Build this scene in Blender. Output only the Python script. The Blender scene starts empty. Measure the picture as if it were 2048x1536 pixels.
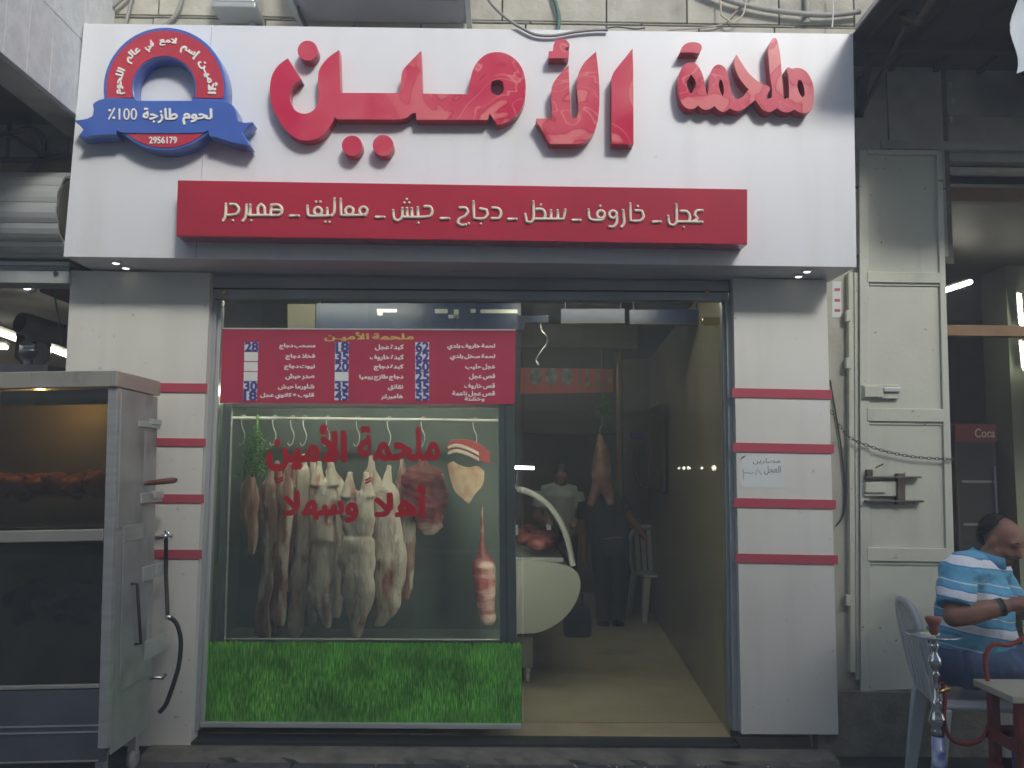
import bpy, math, random
from mathutils import Vector, Matrix, Quaternion, noise
random.seed(7)
SC = bpy.context.scene
COL = SC.collection
R = math.radians

# ------------------------------------------------------------------ camera
F_PX = 1700.0                      # focal length in pixels of the 2048 x 1536 photograph
CAM = Vector((0.0, -4.8, 1.5))
PITCH, YAW, ROLL = 0.1007, 0.0105, 0.0099
_f = Vector((math.sin(YAW) * math.cos(PITCH), math.cos(YAW) * math.cos(PITCH), math.sin(PITCH)))
_r0 = _f.cross(Vector((0, 0, 1))).normalized()
_u0 = _r0.cross(_f)
_r = _r0 * math.cos(ROLL) + _u0 * math.sin(ROLL)
_u = _u0 * math.cos(ROLL) - _r0 * math.sin(ROLL)
cam = bpy.data.cameras.new('camera')
cam.sensor_width = 36.0
cam.lens = 36.0 * F_PX / 2048.0
cam.clip_start = 0.05
cam.clip_end = 400
cam_o = bpy.data.objects.new('camera', cam)
COL.objects.link(cam_o)
cam_o.matrix_world = Matrix(((_r.x, _u.x, -_f.x, CAM.x), (_r.y, _u.y, -_f.y, CAM.y), (_r.z, _u.z, -_f.z, CAM.z), (0, 0, 0, 1)))
SC.camera = cam_o

# ------------------------------------------------------------------ light
SUN_EL, SUN_AZ = R(34), R(24)      # the sun stands behind the camera, a little to the right
world = bpy.data.worlds.new('World')
SC.world = world
world.use_nodes = True
wn = world.node_tree.nodes
wl = world.node_tree.links
bg = wn['Background']
sky = wn.new('ShaderNodeTexSky')
sky.sky_type = 'NISHITA'
sky.sun_disc = False
sky.sun_elevation = SUN_EL
sky.sun_rotation = R(180) - SUN_AZ
sky.air_density = 1.2
sky.dust_density = 2.5
wl.new(sky.outputs[0], bg.inputs[0])
bg.inputs[1].default_value = 0.135
sun = bpy.data.lights.new('sun', 'SUN')
sun.energy = 1.5
sun.angle = R(10.5)
sun.color = (1.0, 0.98, 0.95)
sun_o = bpy.data.objects.new('sun', sun)
COL.objects.link(sun_o)
sd = Vector((math.sin(SUN_AZ) * math.cos(SUN_EL), -math.cos(SUN_AZ) * math.cos(SUN_EL), math.sin(SUN_EL)))
sun_o.location = sd * 30
sun_o.rotation_euler = sd.to_track_quat('Z', 'Y').to_euler()
SC.view_settings.view_transform = 'Standard'
SC.view_settings.look = 'None'
SC.view_settings.exposure = 0.9
SC.view_settings.gamma = 1.0
SC.view_settings.use_curve_mapping = False
SC.render.engine = 'CYCLES'
SC.cycles.use_denoising = True
SC.cycles.max_bounces = 5
SC.cycles.diffuse_bounces = 3
SC.cycles.glossy_bounces = 3
SC.cycles.transmission_bounces = 3
SC.cycles.use_adaptive_sampling = True
SC.cycles.adaptive_threshold = 0.03
SC.cycles.transparent_max_bounces = 16
SC.cycles.caustics_reflective = False
SC.cycles.caustics_refractive = False
SC.cycles.sample_clamp_indirect = 4.0
SC.cycles.volume_bounces = 0
HAZE = 0.023


# ------------------------------------------------------------------ pixel -> place
def ray(px, py):
    return _f * F_PX + _r * (px - 1024.0) - _u * (py - 768.0)

def P(px, py, Y):                  # the point seen at a pixel on the plane y = Y
    d = ray(px, py)
    return CAM + d * ((Y - CAM.y) / d.y)

def PZ(px, py, Z):
    d = ray(px, py)
    return CAM + d * ((Z - CAM.z) / d.z)

def PX(px, py, X):
    d = ray(px, py)
    return CAM + d * ((X - CAM.x) / d.x)

def region(x0, y0, s):             # reads positions taken from an enlarged view
    return lambda pts: [(x0 + a / s, y0 + b / s) for a, b in pts]


# ------------------------------------------------------------------ objects
WORLD = {}

def place(o, loc, parent):
    if parent is None:
        o.location = loc
    else:
        o.parent = parent
        o.matrix_parent_inverse = Matrix.Identity(4)
        o.location = Vector(loc) - WORLD[parent.name]
    WORLD[o.name] = Vector(loc)

def tag(o, label=None, cat=None, group=None, kind=None):
    if label: o['label'] = label
    if cat: o['category'] = cat
    if group: o['group'] = group
    if kind: o['kind'] = kind
    return o

def thing(name, loc, label, cat, group=None, kind=None):
    o = bpy.data.objects.new(name, None)
    o.empty_display_size = 0.1
    COL.objects.link(o)
    place(o, Vector(loc), None)
    return tag(o, label, cat, group, kind)

def add(name, me, mat, parent=None, smooth=False, label=None):
    """Link a mesh given in world coordinates as one object whose origin is its own middle."""
    n = len(me.vertices)
    xs = [v.co for v in me.vertices]
    lo = Vector((min(v.x for v in xs), min(v.y for v in xs), min(v.z for v in xs)))
    hi = Vector((max(v.x for v in xs), max(v.y for v in xs), max(v.z for v in xs)))
    c = (lo + hi) / 2
    if parent is None:
        c.z = lo.z
    me.transform(Matrix.Translation(-c))
    if smooth:
        me.polygons.foreach_set('use_smooth', [True] * len(me.polygons))
    me.materials.clear()
    if mat: me.materials.append(mat)
    o = bpy.data.objects.new(name, me)
    COL.objects.link(o)
    place(o, c, parent)
    if label: o['label'] = label
    return o

def copy_part(src, name, loc, parent):
    o = src.copy()
    o.name = name
    COL.objects.link(o)
    o.parent = None
    place(o, loc, parent)
    return o

class MB:
    def __init__(s):
        s.v = []; s.f = []
    def hexa(s, p):                # 8 corners: front 4 (ccw seen from -y), back 4
        b = len(s.v); s.v += [Vector(q) for q in p]
        for q in ((0, 1, 2, 3), (5, 4, 7, 6), (4, 0, 3, 7), (1, 5, 6, 2), (3, 2, 6, 7), (4, 5, 1, 0)):
            s.f.append([b + i for i in q])
        return s
    def box(s, x0, x1, y0, y1, z0, z1):
        return s.hexa([(x0, y0, z0), (x1, y0, z0), (x1, y0, z1), (x0, y0, z1), (x0, y1, z0), (x1, y1, z0), (x1, y1, z1), (x0, y1, z1)])
    def ring(s, c, a, b, n):
        i = len(s.v)
        for k in range(n):
            t = 2 * math.pi * k / n
            s.v.append(c + a * math.cos(t) + b * math.sin(t))
        return i
    def tube(s, pts, r, n=8, sq=None, cap=True):
        pts = [Vector(p) for p in pts]
        m = len(pts)
        rs = r if isinstance(r, (list, tuple)) else [r] * m
        t0 = (pts[1] - pts[0]).normalized()
        up = Vector((0, 0, 1)) if abs(t0.z) < 0.9 else Vector((0, 1, 0))
        a = t0.cross(up).normalized()
        rings = []
        for i in range(m):
            t = (pts[min(i + 1, m - 1)] - pts[max(i - 1, 0)]).normalized()
            a = (a - t * a.dot(t)).normalized()
            b = t.cross(a)
            k = rs[i]
            i0 = len(s.v)
            for j in range(n):
                q = 2 * math.pi * j / n
                d = a * math.cos(q) * k + b * math.sin(q) * k
                if sq: d = Vector((d.x * sq[0], d.y * sq[1], d.z * sq[2]))
                s.v.append(pts[i] + d)
            rings.append(i0)
        for i in range(m - 1):
            for j in range(n):
                s.f.append([rings[i] + j, rings[i + 1] + j, rings[i + 1] + (j + 1) % n, rings[i] + (j + 1) % n][::-1])
        if cap:
            s.f.append([rings[0] + j for j in range(n)])
            s.f.append([rings[-1] + j for j in range(n)][::-1])
        return s
    def rod(s, p0, p1, r, n=8):
        return s.tube([p0, p1], r, n)
    def lathe(s, prof, c, n=16, axis='z'):
        c = Vector(c); rings = []
        for r, h in prof:
            i0 = len(s.v)
            for k in range(n):
                t = 2 * math.pi * k / n
                if axis == 'z': s.v.append(c + Vector((r * math.cos(t), r * math.sin(t), h)))
                elif axis == 'y': s.v.append(c + Vector((r * math.cos(t), h, -r * math.sin(t))))
                else: s.v.append(c + Vector((h, r * math.cos(t), r * math.sin(t))))
            rings.append(i0)
        for i in range(len(rings) - 1):
            for k in range(n):
                s.f.append([rings[i] + k, rings[i] + (k + 1) % n, rings[i + 1] + (k + 1) % n, rings[i + 1] + k])
        s.f.append([rings[0] + k for k in range(n)][::-1])
        s.f.append([rings[-1] + k for k in range(n)])
        return s
    def ball(s, c, rx, ry=None, rz=None, n=12, m=8, rot=None):
        ry = ry or rx; rz = rz or rx; c = Vector(c); rings = []
        for i in range(1, m):
            th = math.pi * i / m
            i0 = len(s.v)
            for k in range(n):
                t = 2 * math.pi * k / n
                d = Vector((rx * math.sin(th) * math.cos(t), ry * math.sin(th) * math.sin(t), -rz * math.cos(th)))
                if rot: d = rot @ d
                s.v.append(c + d)
            rings.append(i0)
        for p, sg in ((-rz, 0), (rz, 1)):
            d = Vector((0, 0, p))
            if rot: d = rot @ d
            s.v.append(c + d)
        b, t = len(s.v) - 2, len(s.v) - 1
        for i in range(len(rings) - 1):
            for k in range(n):
                s.f.append([rings[i] + k, rings[i] + (k + 1) % n, rings[i + 1] + (k + 1) % n, rings[i + 1] + k])
        for k in range(n):
            s.f.append([b, rings[0] + (k + 1) % n, rings[0] + k])
            s.f.append([t, rings[-1] + k, rings[-1] + (k + 1) % n])
        return s
    def loft(s, rings_pts, cap=True):
        idx = []
        for rp in rings_pts:
            i0 = len(s.v); s.v += [Vector(q) for q in rp]; idx.append(i0)
        n = len(rings_pts[0])
        for i in range(len(idx) - 1):
            for k in range(n):
                s.f.append([idx[i] + k, idx[i] + (k + 1) % n, idx[i + 1] + (k + 1) % n, idx[i + 1] + k])
        if cap:
            s.f.append([idx[0] + k for k in range(n)][::-1]); s.f.append([idx[-1] + k for k in range(n)])
        return s
    def me(s, name='m'):
        m = bpy.data.meshes.new(name)
        m.from_pydata([tuple(v) for v in s.v], [], s.f)
        m.update()
        return m
    def build(s, name, mat, parent=None, smooth=False, label=None, bevel=0.0):
        m = s.me(name)
        if bevel: m = beveled(m, bevel)
        return add(name, m, mat, parent, smooth, label)

def evaluated(me, mods):
    o = bpy.data.objects.new('tmp', me)
    COL.objects.link(o)
    for typ, kw in mods:
        md = o.modifiers.new(typ, typ)
        for k, v in kw.items(): setattr(md, k, v)
    dg = bpy.context.evaluated_depsgraph_get()
    m2 = bpy.data.meshes.new_from_object(o.evaluated_get(dg))
    bpy.data.objects.remove(o)
    return m2

def beveled(me, w, seg=2):
    return evaluated(me, [('BEVEL', dict(width=w, segments=seg, limit_method='ANGLE', angle_limit=R(40)))])

def slab(px, Y, t):                # 4 pixel corners TL TR BR BL on plane Y, thickness t backwards
    q = [P(a, b, Y) for a, b in px]
    fr = [q[3], q[2], q[1], q[0]]
    return MB().hexa(fr + [p + Vector((0, t, 0)) for p in fr])

def rect(x0, y0, x1, y1): return [(x0, y0), (x1, y0), (x1, y1), (x0, y1)]

def smooth_path(pts, k=4, closed=False, corner=50):
    """Catmull-Rom through the points; sharp corners stay corners."""
    n = len(pts); out = []
    def g(i): return pts[i % n] if closed else pts[max(0, min(n - 1, i))]
    sharp = []
    for i in range(n):
        if not closed and i in (0, n - 1): sharp.append(True); continue
        a, b, c = Vector(g(i - 1)), Vector(g(i)), Vector(g(i + 1))
        d1, d2 = b - a, c - b
        sharp.append(d1.length < 1e-9 or d2.length < 1e-9 or d1.angle(d2) > R(corner))
    for i in range(n if closed else n - 1):
        p0, p1, p2, p3 = Vector(g(i - 1)), Vector(g(i)), Vector(g(i + 1)), Vector(g(i + 2))
        j = (i + 1) % n
        if sharp[i]: p0 = p1 - (p2 - p1)
        if sharp[j]: p3 = p2 + (p2 - p1)
        for s in range(k):
            t = s / k
            out.append(0.5 * ((2 * p1) + (p2 - p0) * t + (2 * p0 - 5 * p1 + 4 * p2 - p3) * t * t + (3 * p1 - p0 - 3 * p2 + p3) * t ** 3))
    if not closed: out.append(Vector(pts[-1]))
    return out

def fill_prism(loops, thick, Y, bevel=0.0, is_px=True):
    """Filled outline(s) (holes allowed) standing in plane Y facing -y, 'thick' backwards."""
    cu = bpy.data.curves.new('c', 'CURVE')
    cu.dimensions = '2D'; cu.fill_mode = 'BOTH'
    cu.extrude = thick / 2 - bevel; cu.bevel_depth = bevel; cu.bevel_resolution = 1
    if bevel: cu.offset = -bevel
    for lp in loops:
        sp = cu.splines.new('POLY')
        pts = [P(a, b, Y) for a, b in lp] if is_px else [Vector((a, 0, b)) for a, b in lp]
        sp.points.add(len(pts) - 1)
        for q, p in zip(sp.points, pts): q.co = (p.x, p.z, 0, 1)
        sp.use_cyclic_u = True
    o = bpy.data.objects.new('c', cu)
    COL.objects.link(o)
    dg = bpy.context.evaluated_depsgraph_get()
    me = bpy.data.meshes.new_from_object(o.evaluated_get(dg))
    bpy.data.objects.remove(o)
    me.transform(Matrix(((1, 0, 0, 0), (0, 0, -1, Y + thick / 2), (0, 1, 0, 0), (0, 0, 0, 1))))
    return me

# ------------------------------------------------------------------ Arabic lettering
_AR = {}
def _reg(ch, base, n):
    _AR[ch] = [base + i for i in range(n)]
for ch, b, n in (('ا', 0xFE8D, 2), ('أ', 0xFE83, 2), ('إ', 0xFE87, 2), ('ئ', 0xFE89, 4), ('ب', 0xFE8F, 4), ('ة', 0xFE93, 2), ('ت', 0xFE95, 4),
                 ('ج', 0xFE9D, 4), ('ح', 0xFEA1, 4), ('خ', 0xFEA5, 4), ('د', 0xFEA9, 2), ('ذ', 0xFEAB, 2), ('ر', 0xFEAD, 2), ('ز', 0xFEAF, 2),
                 ('س', 0xFEB1, 4), ('ش', 0xFEB5, 4), ('ص', 0xFEB9, 4), ('ط', 0xFEC1, 4), ('ع', 0xFEC9, 4), ('غ', 0xFECD, 4), ('ف', 0xFED1, 4),
                 ('ق', 0xFED5, 4), ('ك', 0xFED9, 4), ('ل', 0xFEDD, 4), ('م', 0xFEE1, 4), ('ن', 0xFEE5, 4), ('ه', 0xFEE9, 4), ('و', 0xFEED, 2),
                 ('ي', 0xFEF1, 4), ('لا', 0xFEFB, 2), ('لأ', 0xFEF7, 2), ('لإ', 0xFEF9, 2)):
    _reg(ch, b, n)

def shape_word(w):
    units = []; i = 0
    while i < len(w):
        if w[i:i + 2] in _AR: units.append(w[i:i + 2]); i += 2
        else: units.append(w[i]); i += 1
    out = []
    for i, u in enumerate(units):
        if u == 'ـ': out.append(u); continue
        if u not in _AR: out.append(u); continue
        fm = _AR[u]
        prv = i > 0 and (units[i - 1] == 'ـ' or len(_AR.get(units[i - 1], [])) == 4)
        nxt = i + 1 < len(units) and (units[i + 1] == 'ـ' or units[i + 1] in _AR) and len(fm) == 4
        out.append(chr(fm[3 if prv and nxt else 2 if nxt else 1 if prv else 0]))
    return ''.join(reversed(out))

def shape_line(s):
    if any(c in '0123456789' for c in s) or all(ord(c) < 128 for c in s): return s
    return ' '.join(shape_word(w) for w in reversed(s.split(' ')))

def text2d(s, bold=0.0, res=3, space=1.0):
    cu = bpy.data.curves.new('t', 'FONT')
    cu.body = shape_line(s); cu.offset = bold; cu.resolution_u = res; cu.space_word = space
    cu.fill_mode = 'BOTH'
    o = bpy.data.objects.new('t', cu)
    COL.objects.link(o)
    dg = bpy.context.evaluated_depsgraph_get()
    me = bpy.data.meshes.new_from_object(o.evaluated_get(dg))
    bpy.data.objects.remove(o)
    vs = [(v.co.x, v.co.y) for v in me.vertices]
    fs = [list(p.vertices) for p in me.polygons]
    x0 = min(v[0] for v in vs); x1 = max(v[0] for v in vs); y0 = min(v[1] for v in vs); y1 = max(v[1] for v in vs)
    return [((a - x0) / (x1 - x0), (b - y0) / (y1 - y0)) for a, b in vs], fs, (x1 - x0) / (y1 - y0)

def text_mesh(s, fmap, thick, bold=0.0, res=3, space=1.0):
    """Thin raised text; weight is added by laying shifted layers a hair apart."""
    vs, fs, asp = text2d(s, 0.0, res, space)
    out = MB()
    lay = [(0, 0)] if bold <= 0 else [(0, 0)] + [(math.cos(k * math.pi / 3) * bold, math.sin(k * math.pi / 3) * bold) for k in range(6)]
    sx, sy = 1 - 2 * max(bold, 0) / asp, 1 - 2 * max(bold, 0)
    for li, (dx, dy) in enumerate(lay):
        v = [fmap(0.5 + (a - 0.5) * sx + dx / asp, 0.5 + (b - 0.5) * sy + dy) - Vector((0, 0.00012 * li, 0)) for a, b in vs]
        n = len(v); o = len(out.v)
        out.v += v + [p + Vector((0, thick, 0)) for p in v]
        edges = {}
        for f in fs:
            a, b, c = v[f[0]], v[f[1]], v[f[2]]
            if (b - a).cross(c - a).y > 0: f = f[::-1]
            out.f.append([o + i for i in f])
            for i in range(len(f)):
                edges[(f[i], f[(i + 1) % len(f)])] = 1
        for (a, b) in edges:
            if (b, a) not in edges: out.f.append([o + b, o + a, o + a + n, o + b + n])
    return out.me()

def text_px(s, box, Y, thick, bold=0.0, res=3, space=1.0):
    x0, y0, x1, y1 = box
    return text_mesh(s, lambda u, w: P(x0 + u * (x1 - x0), y1 - w * (y1 - y0), Y), thick, bold, res, space)

# ------------------------------------------------------------------ materials
def C(r, g, b, a=1.0):
    f = lambda x: ((x / 255) / 12.92) if x <= 10 else (((x / 255) + 0.055) / 1.055) ** 2.4
    return (f(r), f(g), f(b), a)

def pm(name, c1, c2=None, scale=6.0, rough=0.5, metal=0.0, bump=0.0, bscale=40.0, coat=0.0, detail=5.0, stretch=None, rr=0.0, lo=0.35, hi=0.65, c3=None, scale3=1.2, lo3=0.55, hi3=0.75, rand=0.0, spec=None, c4=None, scale4=18.0, lo4=0.66, hi4=0.72, stretch3=None):
    """Principled surface: two mixed colours, an optional larger stain colour, grain in relief and roughness."""
    m = bpy.data.materials.new(name); m.use_nodes = True
    nt = m.node_tree; N = nt.nodes; L = nt.links
    b = N['Principled BSDF']
    b.inputs['Roughness'].default_value = rough
    b.inputs['Metallic'].default_value = metal
    b.inputs['Coat Weight'].default_value = coat
    b.inputs['Coat Roughness'].default_value = 0.08
    if spec is not None: b.inputs['Specular IOR Level'].default_value = spec
    tc = N.new('ShaderNodeTexCoord'); mp = N.new('ShaderNodeMapping')
    L.new(tc.outputs['Object'], mp.inputs[0])
    if stretch: mp.inputs['Scale'].default_value = stretch
    oi = N.new('ShaderNodeObjectInfo')
    vm = N.new('ShaderNodeVectorMath'); vm.operation = 'ADD'
    sc_ = N.new('ShaderNodeVectorMath'); sc_.operation = 'SCALE'; sc_.inputs[3].default_value = 37.0
    L.new(oi.outputs['Random'], sc_.inputs[0])
    L.new(mp.outputs[0], vm.inputs[0]); L.new(sc_.outputs[0], vm.inputs[1])
    vec = vm.outputs[0]
    col = None
    c2 = c2 or tuple(x * 0.85 for x in c1[:3]) + (1,)
    nz = N.new('ShaderNodeTexNoise'); nz.inputs['Scale'].default_value = scale; nz.inputs['Detail'].default_value = detail
    L.new(vec, nz.inputs['Vector'])
    mr = N.new('ShaderNodeMapRange'); mr.inputs[1].default_value = lo; mr.inputs[2].default_value = hi
    L.new(nz.outputs[0], mr.inputs[0])
    mx = N.new('ShaderNodeMix'); mx.data_type = 'RGBA'
    mx.inputs[6].default_value = c1; mx.inputs[7].default_value = c2
    L.new(mr.outputs[0], mx.inputs[0]); col = mx.outputs[2]
    if c3:
        n3 = N.new('ShaderNodeTexNoise'); n3.inputs['Scale'].default_value = scale3; n3.inputs['Detail'].default_value = 8
        if stretch3:
            mp3 = N.new('ShaderNodeMapping'); mp3.inputs['Scale'].default_value = stretch3; L.new(vec, mp3.inputs[0]); L.new(mp3.outputs[0], n3.inputs['Vector'])
        else: L.new(vec, n3.inputs['Vector'])
        m3 = N.new('ShaderNodeMapRange'); m3.inputs[1].default_value = lo3; m3.inputs[2].default_value = hi3
        L.new(n3.outputs[0], m3.inputs[0])
        x3 = N.new('ShaderNodeMix'); x3.data_type = 'RGBA'; x3.inputs[7].default_value = c3
        L.new(m3.outputs[0], x3.inputs[0]); L.new(col, x3.inputs[6]); col = x3.outputs[2]
    if c4:
        n4 = N.new('ShaderNodeTexNoise'); n4.inputs['Scale'].default_value = scale4; n4.inputs['Detail'].default_value = 6
        L.new(vec, n4.inputs['Vector'])
        m6 = N.new('ShaderNodeMapRange'); m6.inputs[1].default_value = lo4; m6.inputs[2].default_value = hi4
        L.new(n4.outputs[0], m6.inputs[0])
        x4 = N.new('ShaderNodeMix'); x4.data_type = 'RGBA'; x4.inputs[7].default_value = c4
        L.new(m6.outputs[0], x4.inputs[0]); L.new(col, x4.inputs[6]); col = x4.outputs[2]
    if rand:
        hs = N.new('ShaderNodeHueSaturation')
        m4 = N.new('ShaderNodeMapRange'); m4.inputs[3].default_value = 1 - rand; m4.inputs[4].default_value = 1 + rand
        L.new(oi.outputs['Random'], m4.inputs[0]); L.new(m4.outputs[0], hs.inputs['Value']); L.new(col, hs.inputs['Color'])
        col = hs.outputs[0]
    L.new(col, b.inputs['Base Color'])
    if rr:
        m5 = N.new('ShaderNodeMapRange'); m5.inputs[3].default_value = max(0.02, rough - rr); m5.inputs[4].default_value = min(1, rough + rr)
        L.new(nz.outputs[0], m5.inputs[0]); L.new(m5.outputs[0], b.inputs['Roughness'])
    if bump:
        nb = N.new('ShaderNodeTexNoise'); nb.inputs['Scale'].default_value = bscale; nb.inputs['Detail'].default_value = 6
        L.new(vec, nb.inputs['Vector'])
        bp = N.new('ShaderNodeBump'); bp.inputs['Strength'].default_value = bump; bp.inputs['Distance'].default_value = 0.01
        L.new(nb.outputs[0], bp.inputs['Height']); L.new(bp.outputs[0], b.inputs['Normal'])
    return m

def emit(name, c, s):
    m = bpy.data.materials.new(name); m.use_nodes = True
    b = m.node_tree.nodes['Principled BSDF']
    b.inputs['Base Color'].default_value = (0.8, 0.8, 0.8, 1)
    b.inputs['Emission Color'].default_value = c; b.inputs['Emission Strength'].default_value = s
    return m

def glass(name, tint=(1, 1, 1, 1), gloss=1.0, dirt_veil=0.0, dcol=(0.5, 0.55, 0.5, 1)):
    m = bpy.data.materials.new(name); m.use_nodes = True
    nt = m.node_tree; N = nt.nodes; L = nt.links
    N.remove(N['Principled BSDF'])
    tr = N.new('ShaderNodeBsdfTransparent'); tr.inputs[0].default_value = tint
    gl = N.new('ShaderNodeBsdfGlossy'); gl.inputs['Roughness'].default_value = 0.01
    fr = N.new('ShaderNodeFresnel'); fr.inputs[0].default_value = 1.52
    mu = N.new('ShaderNodeMath'); mu.operation = 'MULTIPLY'; mu.inputs[1].default_value = gloss
    L.new(fr.outputs[0], mu.inputs[0])
    mx = N.new('ShaderNodeMixShader')
    L.new(mu.outputs[0], mx.inputs[0]); L.new(tr.outputs[0], mx.inputs[1]); L.new(gl.outputs[0], mx.inputs[2])
    out = mx.outputs[0]
    if dirt_veil:  # dirt film that also puts a milky haze veil into the colour
        df = N.new('ShaderNodeBsdfDiffuse'); df.inputs[0].default_value = dcol
        nz = N.new('ShaderNodeTexNoise'); nz.inputs['Scale'].default_value = 2.5; nz.inputs['Detail'].default_value = 8
        tc = N.new('ShaderNodeTexCoord'); L.new(tc.outputs['Object'], nz.inputs['Vector'])
        mr = N.new('ShaderNodeMapRange'); mr.inputs[1].default_value = 0.3; mr.inputs[2].default_value = 0.8
        mr.inputs[3].default_value = dirt_veil * 0.4; mr.inputs[4].default_value = dirt_veil * 1.6
        L.new(nz.outputs[0], mr.inputs[0])
        m2 = N.new('ShaderNodeMixShader')
        L.new(mr.outputs[0], m2.inputs[0]); L.new(out, m2.inputs[1]); L.new(df.outputs[0], m2.inputs[2]); out = m2.outputs[0]
    L.new(out, N['Material Output'].inputs[0])
    return m

M = {}
M['acp'] = pm('white_panel', (0.73, 0.76, 0.79, 1), (0.70, 0.73, 0.75, 1), scale=1.5, rough=0.38, rr=0.08, c3=(0.62, 0.63, 0.62, 1), scale3=1.6, lo3=0.5, hi3=0.95, stretch3=(4, 1, .35), c4=(.5, .48, .42, 1), scale4=30, lo4=.70, hi4=.78)
M['cream'] = pm('cream_panel', (0.76, 0.76, 0.70, 1), (0.71, 0.71, 0.64, 1), scale=2, rough=0.38, rr=0.08, c3=(0.60, 0.60, 0.54, 1), scale3=1.8, lo3=0.5, hi3=0.95, stretch3=(4, 1, .3), c4=(.42, .40, .34, 1), scale4=26, lo4=.68, hi4=.76)
M['soffit'] = pm('soffit_panel', (0.64, 0.65, 0.67, 1), (0.58, 0.59, 0.60, 1), scale=3, rough=0.45)
M['stripe'] = pm('stripe_red', (0.50, 0.075, 0.11, 1), (0.46, 0.09, 0.12, 1), scale=8, rough=0.35)
M['strip'] = pm('banner_red', (0.46, 0.022, 0.05, 1), (0.40, 0.02, 0.045, 1), scale=2, rough=0.22, coat=0.5)
M['strip_side'] = pm('banner_side', (0.30, 0.02, 0.035, 1), rough=0.4)
M['blue'] = pm('badge_blue', (0.055, 0.13, 0.46, 1), (0.05, 0.115, 0.42, 1), scale=5, rough=0.3, coat=0.3)
M['badge_red'] = pm('badge_red', (0.50, 0.03, 0.06, 1), (0.46, 0.035, 0.06, 1), scale=5, rough=0.3, coat=0.3)
M['white_txt'] = pm('white_letter', (0.82, 0.81, 0.76, 1), (0.78, 0.77, 0.72, 1), rough=0.4)
M['cream_txt'] = pm('cream_letter', (0.80, 0.72, 0.58, 1), (0.76, 0.68, 0.54, 1), rough=0.35)
M['gold_txt'] = pm('gold_print', (0.72, 0.52, 0.16, 1), rough=0.5)
M['letter_side'] = pm('letter_side', (0.42, 0.02, 0.05, 1), (0.38, 0.02, 0.045, 1), rough=0.3)
M['alu'] = pm('grey_aluminium', (0.44, 0.47, 0.47, 1), (0.38, 0.41, 0.41, 1), scale=4, rough=0.4, metal=0.35, rr=0.1)
M['alu_light'] = pm('light_aluminium', (0.60, 0.63, 0.60, 1), (0.54, 0.57, 0.54, 1), scale=5, rough=0.38, metal=0.4, rr=0.1)
M['steel'] = pm('stainless_steel', (0.62, 0.62, 0.58, 1), (0.52, 0.52, 0.48, 1), scale=3, rough=0.35, metal=0.5, rr=0.1, stretch=(1, 1, 14), bump=0.05, bscale=60)
M['steel_dull'] = pm('dull_steel', (0.56, 0.57, 0.54, 1), (0.44, 0.45, 0.42, 1), scale=5, rough=0.5, metal=0.55, rr=0.12, c3=(0.22, 0.20, 0.16, 1), scale3=3)
M['chrome'] = pm('chrome', (0.8, 0.8, 0.8, 1), (0.75, 0.75, 0.75, 1), rough=0.08, metal=1.0)
M['brass'] = pm('brass', (0.75, 0.55, 0.18, 1), (0.65, 0.45, 0.12, 1), rough=0.15, metal=1.0)
M['dark_metal'] = pm('dark_steel', (0.035, 0.033, 0.032, 1), (0.06, 0.05, 0.045, 1), scale=12, rough=0.6, metal=0.3, bump=0.2)
M['black'] = pm('black_rubber', (0.02, 0.02, 0.02, 1), rough=0.55)
M['cable_grey'] = pm('grey_cable', (0.30, 0.30, 0.28, 1), rough=0.6)
M['cable_dark'] = pm('dark_cable', (0.05, 0.06, 0.055, 1), rough=0.6)
M['stone'] = pm('limestone', (0.46, 0.45, 0.38, 1), (0.38, 0.37, 0.31, 1), scale=9, rough=0.9, bump=0.5, bscale=30, c3=(0.26, 0.25, 0.22, 1), scale3=3.0, rand=0.08)
M['mortar'] = pm('mortar', (0.20, 0.20, 0.18, 1), (0.14, 0.14, 0.12, 1), scale=20, rough=0.95, bump=0.6)
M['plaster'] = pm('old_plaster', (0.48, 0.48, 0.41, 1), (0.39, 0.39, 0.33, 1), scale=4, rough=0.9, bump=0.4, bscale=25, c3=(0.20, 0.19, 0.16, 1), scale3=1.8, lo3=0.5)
M['plaster_dark'] = pm('dark_plaster', (0.13, 0.12, 0.10, 1), (0.09, 0.085, 0.075, 1), scale=4, rough=0.9, bump=0.4)  # darker plaster tone, used on undersides and room shells
M['balcony'] = pm('balcony_stone', (0.66, 0.68, 0.67, 1), (0.56, 0.58, 0.57, 1), scale=14, rough=0.85, bump=0.35, bscale=50, rand=0.03)
M['door_paint'] = pm('pale_green_paint', (0.58, 0.60, 0.50, 1), (0.52, 0.54, 0.45, 1), scale=3, rough=0.5, rr=0.1, c3=(0.36, 0.36, 0.30, 1), scale3=2.5, lo3=0.55, hi3=0.9, bump=0.1, stretch3=(3, 1, .4), c4=(.20, .13, .08, 1), scale4=34, lo4=.68, hi4=.72)
M['asphalt'] = pm('dark_paving', (0.11, 0.115, 0.115, 1), (0.075, 0.08, 0.08, 1), scale=14, rough=0.75, bump=0.4, bscale=60, c3=(0.12, 0.12, 0.11, 1), scale3=4, rand=0.15)
M['concrete'] = pm('worn_concrete', (0.24, 0.22, 0.17, 1), (0.15, 0.14, 0.11, 1), scale=9, rough=0.9, bump=0.7, bscale=40, c3=(0.08, 0.085, 0.08, 1), scale3=5)
M['granite'] = pm('dark_granite', (0.05, 0.06, 0.055, 1), (0.03, 0.035, 0.033, 1), scale=60, rough=0.45)
M['street'] = pm('pale_street', (0.22, 0.21, 0.19, 1), (0.17, 0.165, 0.15, 1), scale=3, rough=0.9)  # unseen street made pale so it bounces fill light upward
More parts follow.
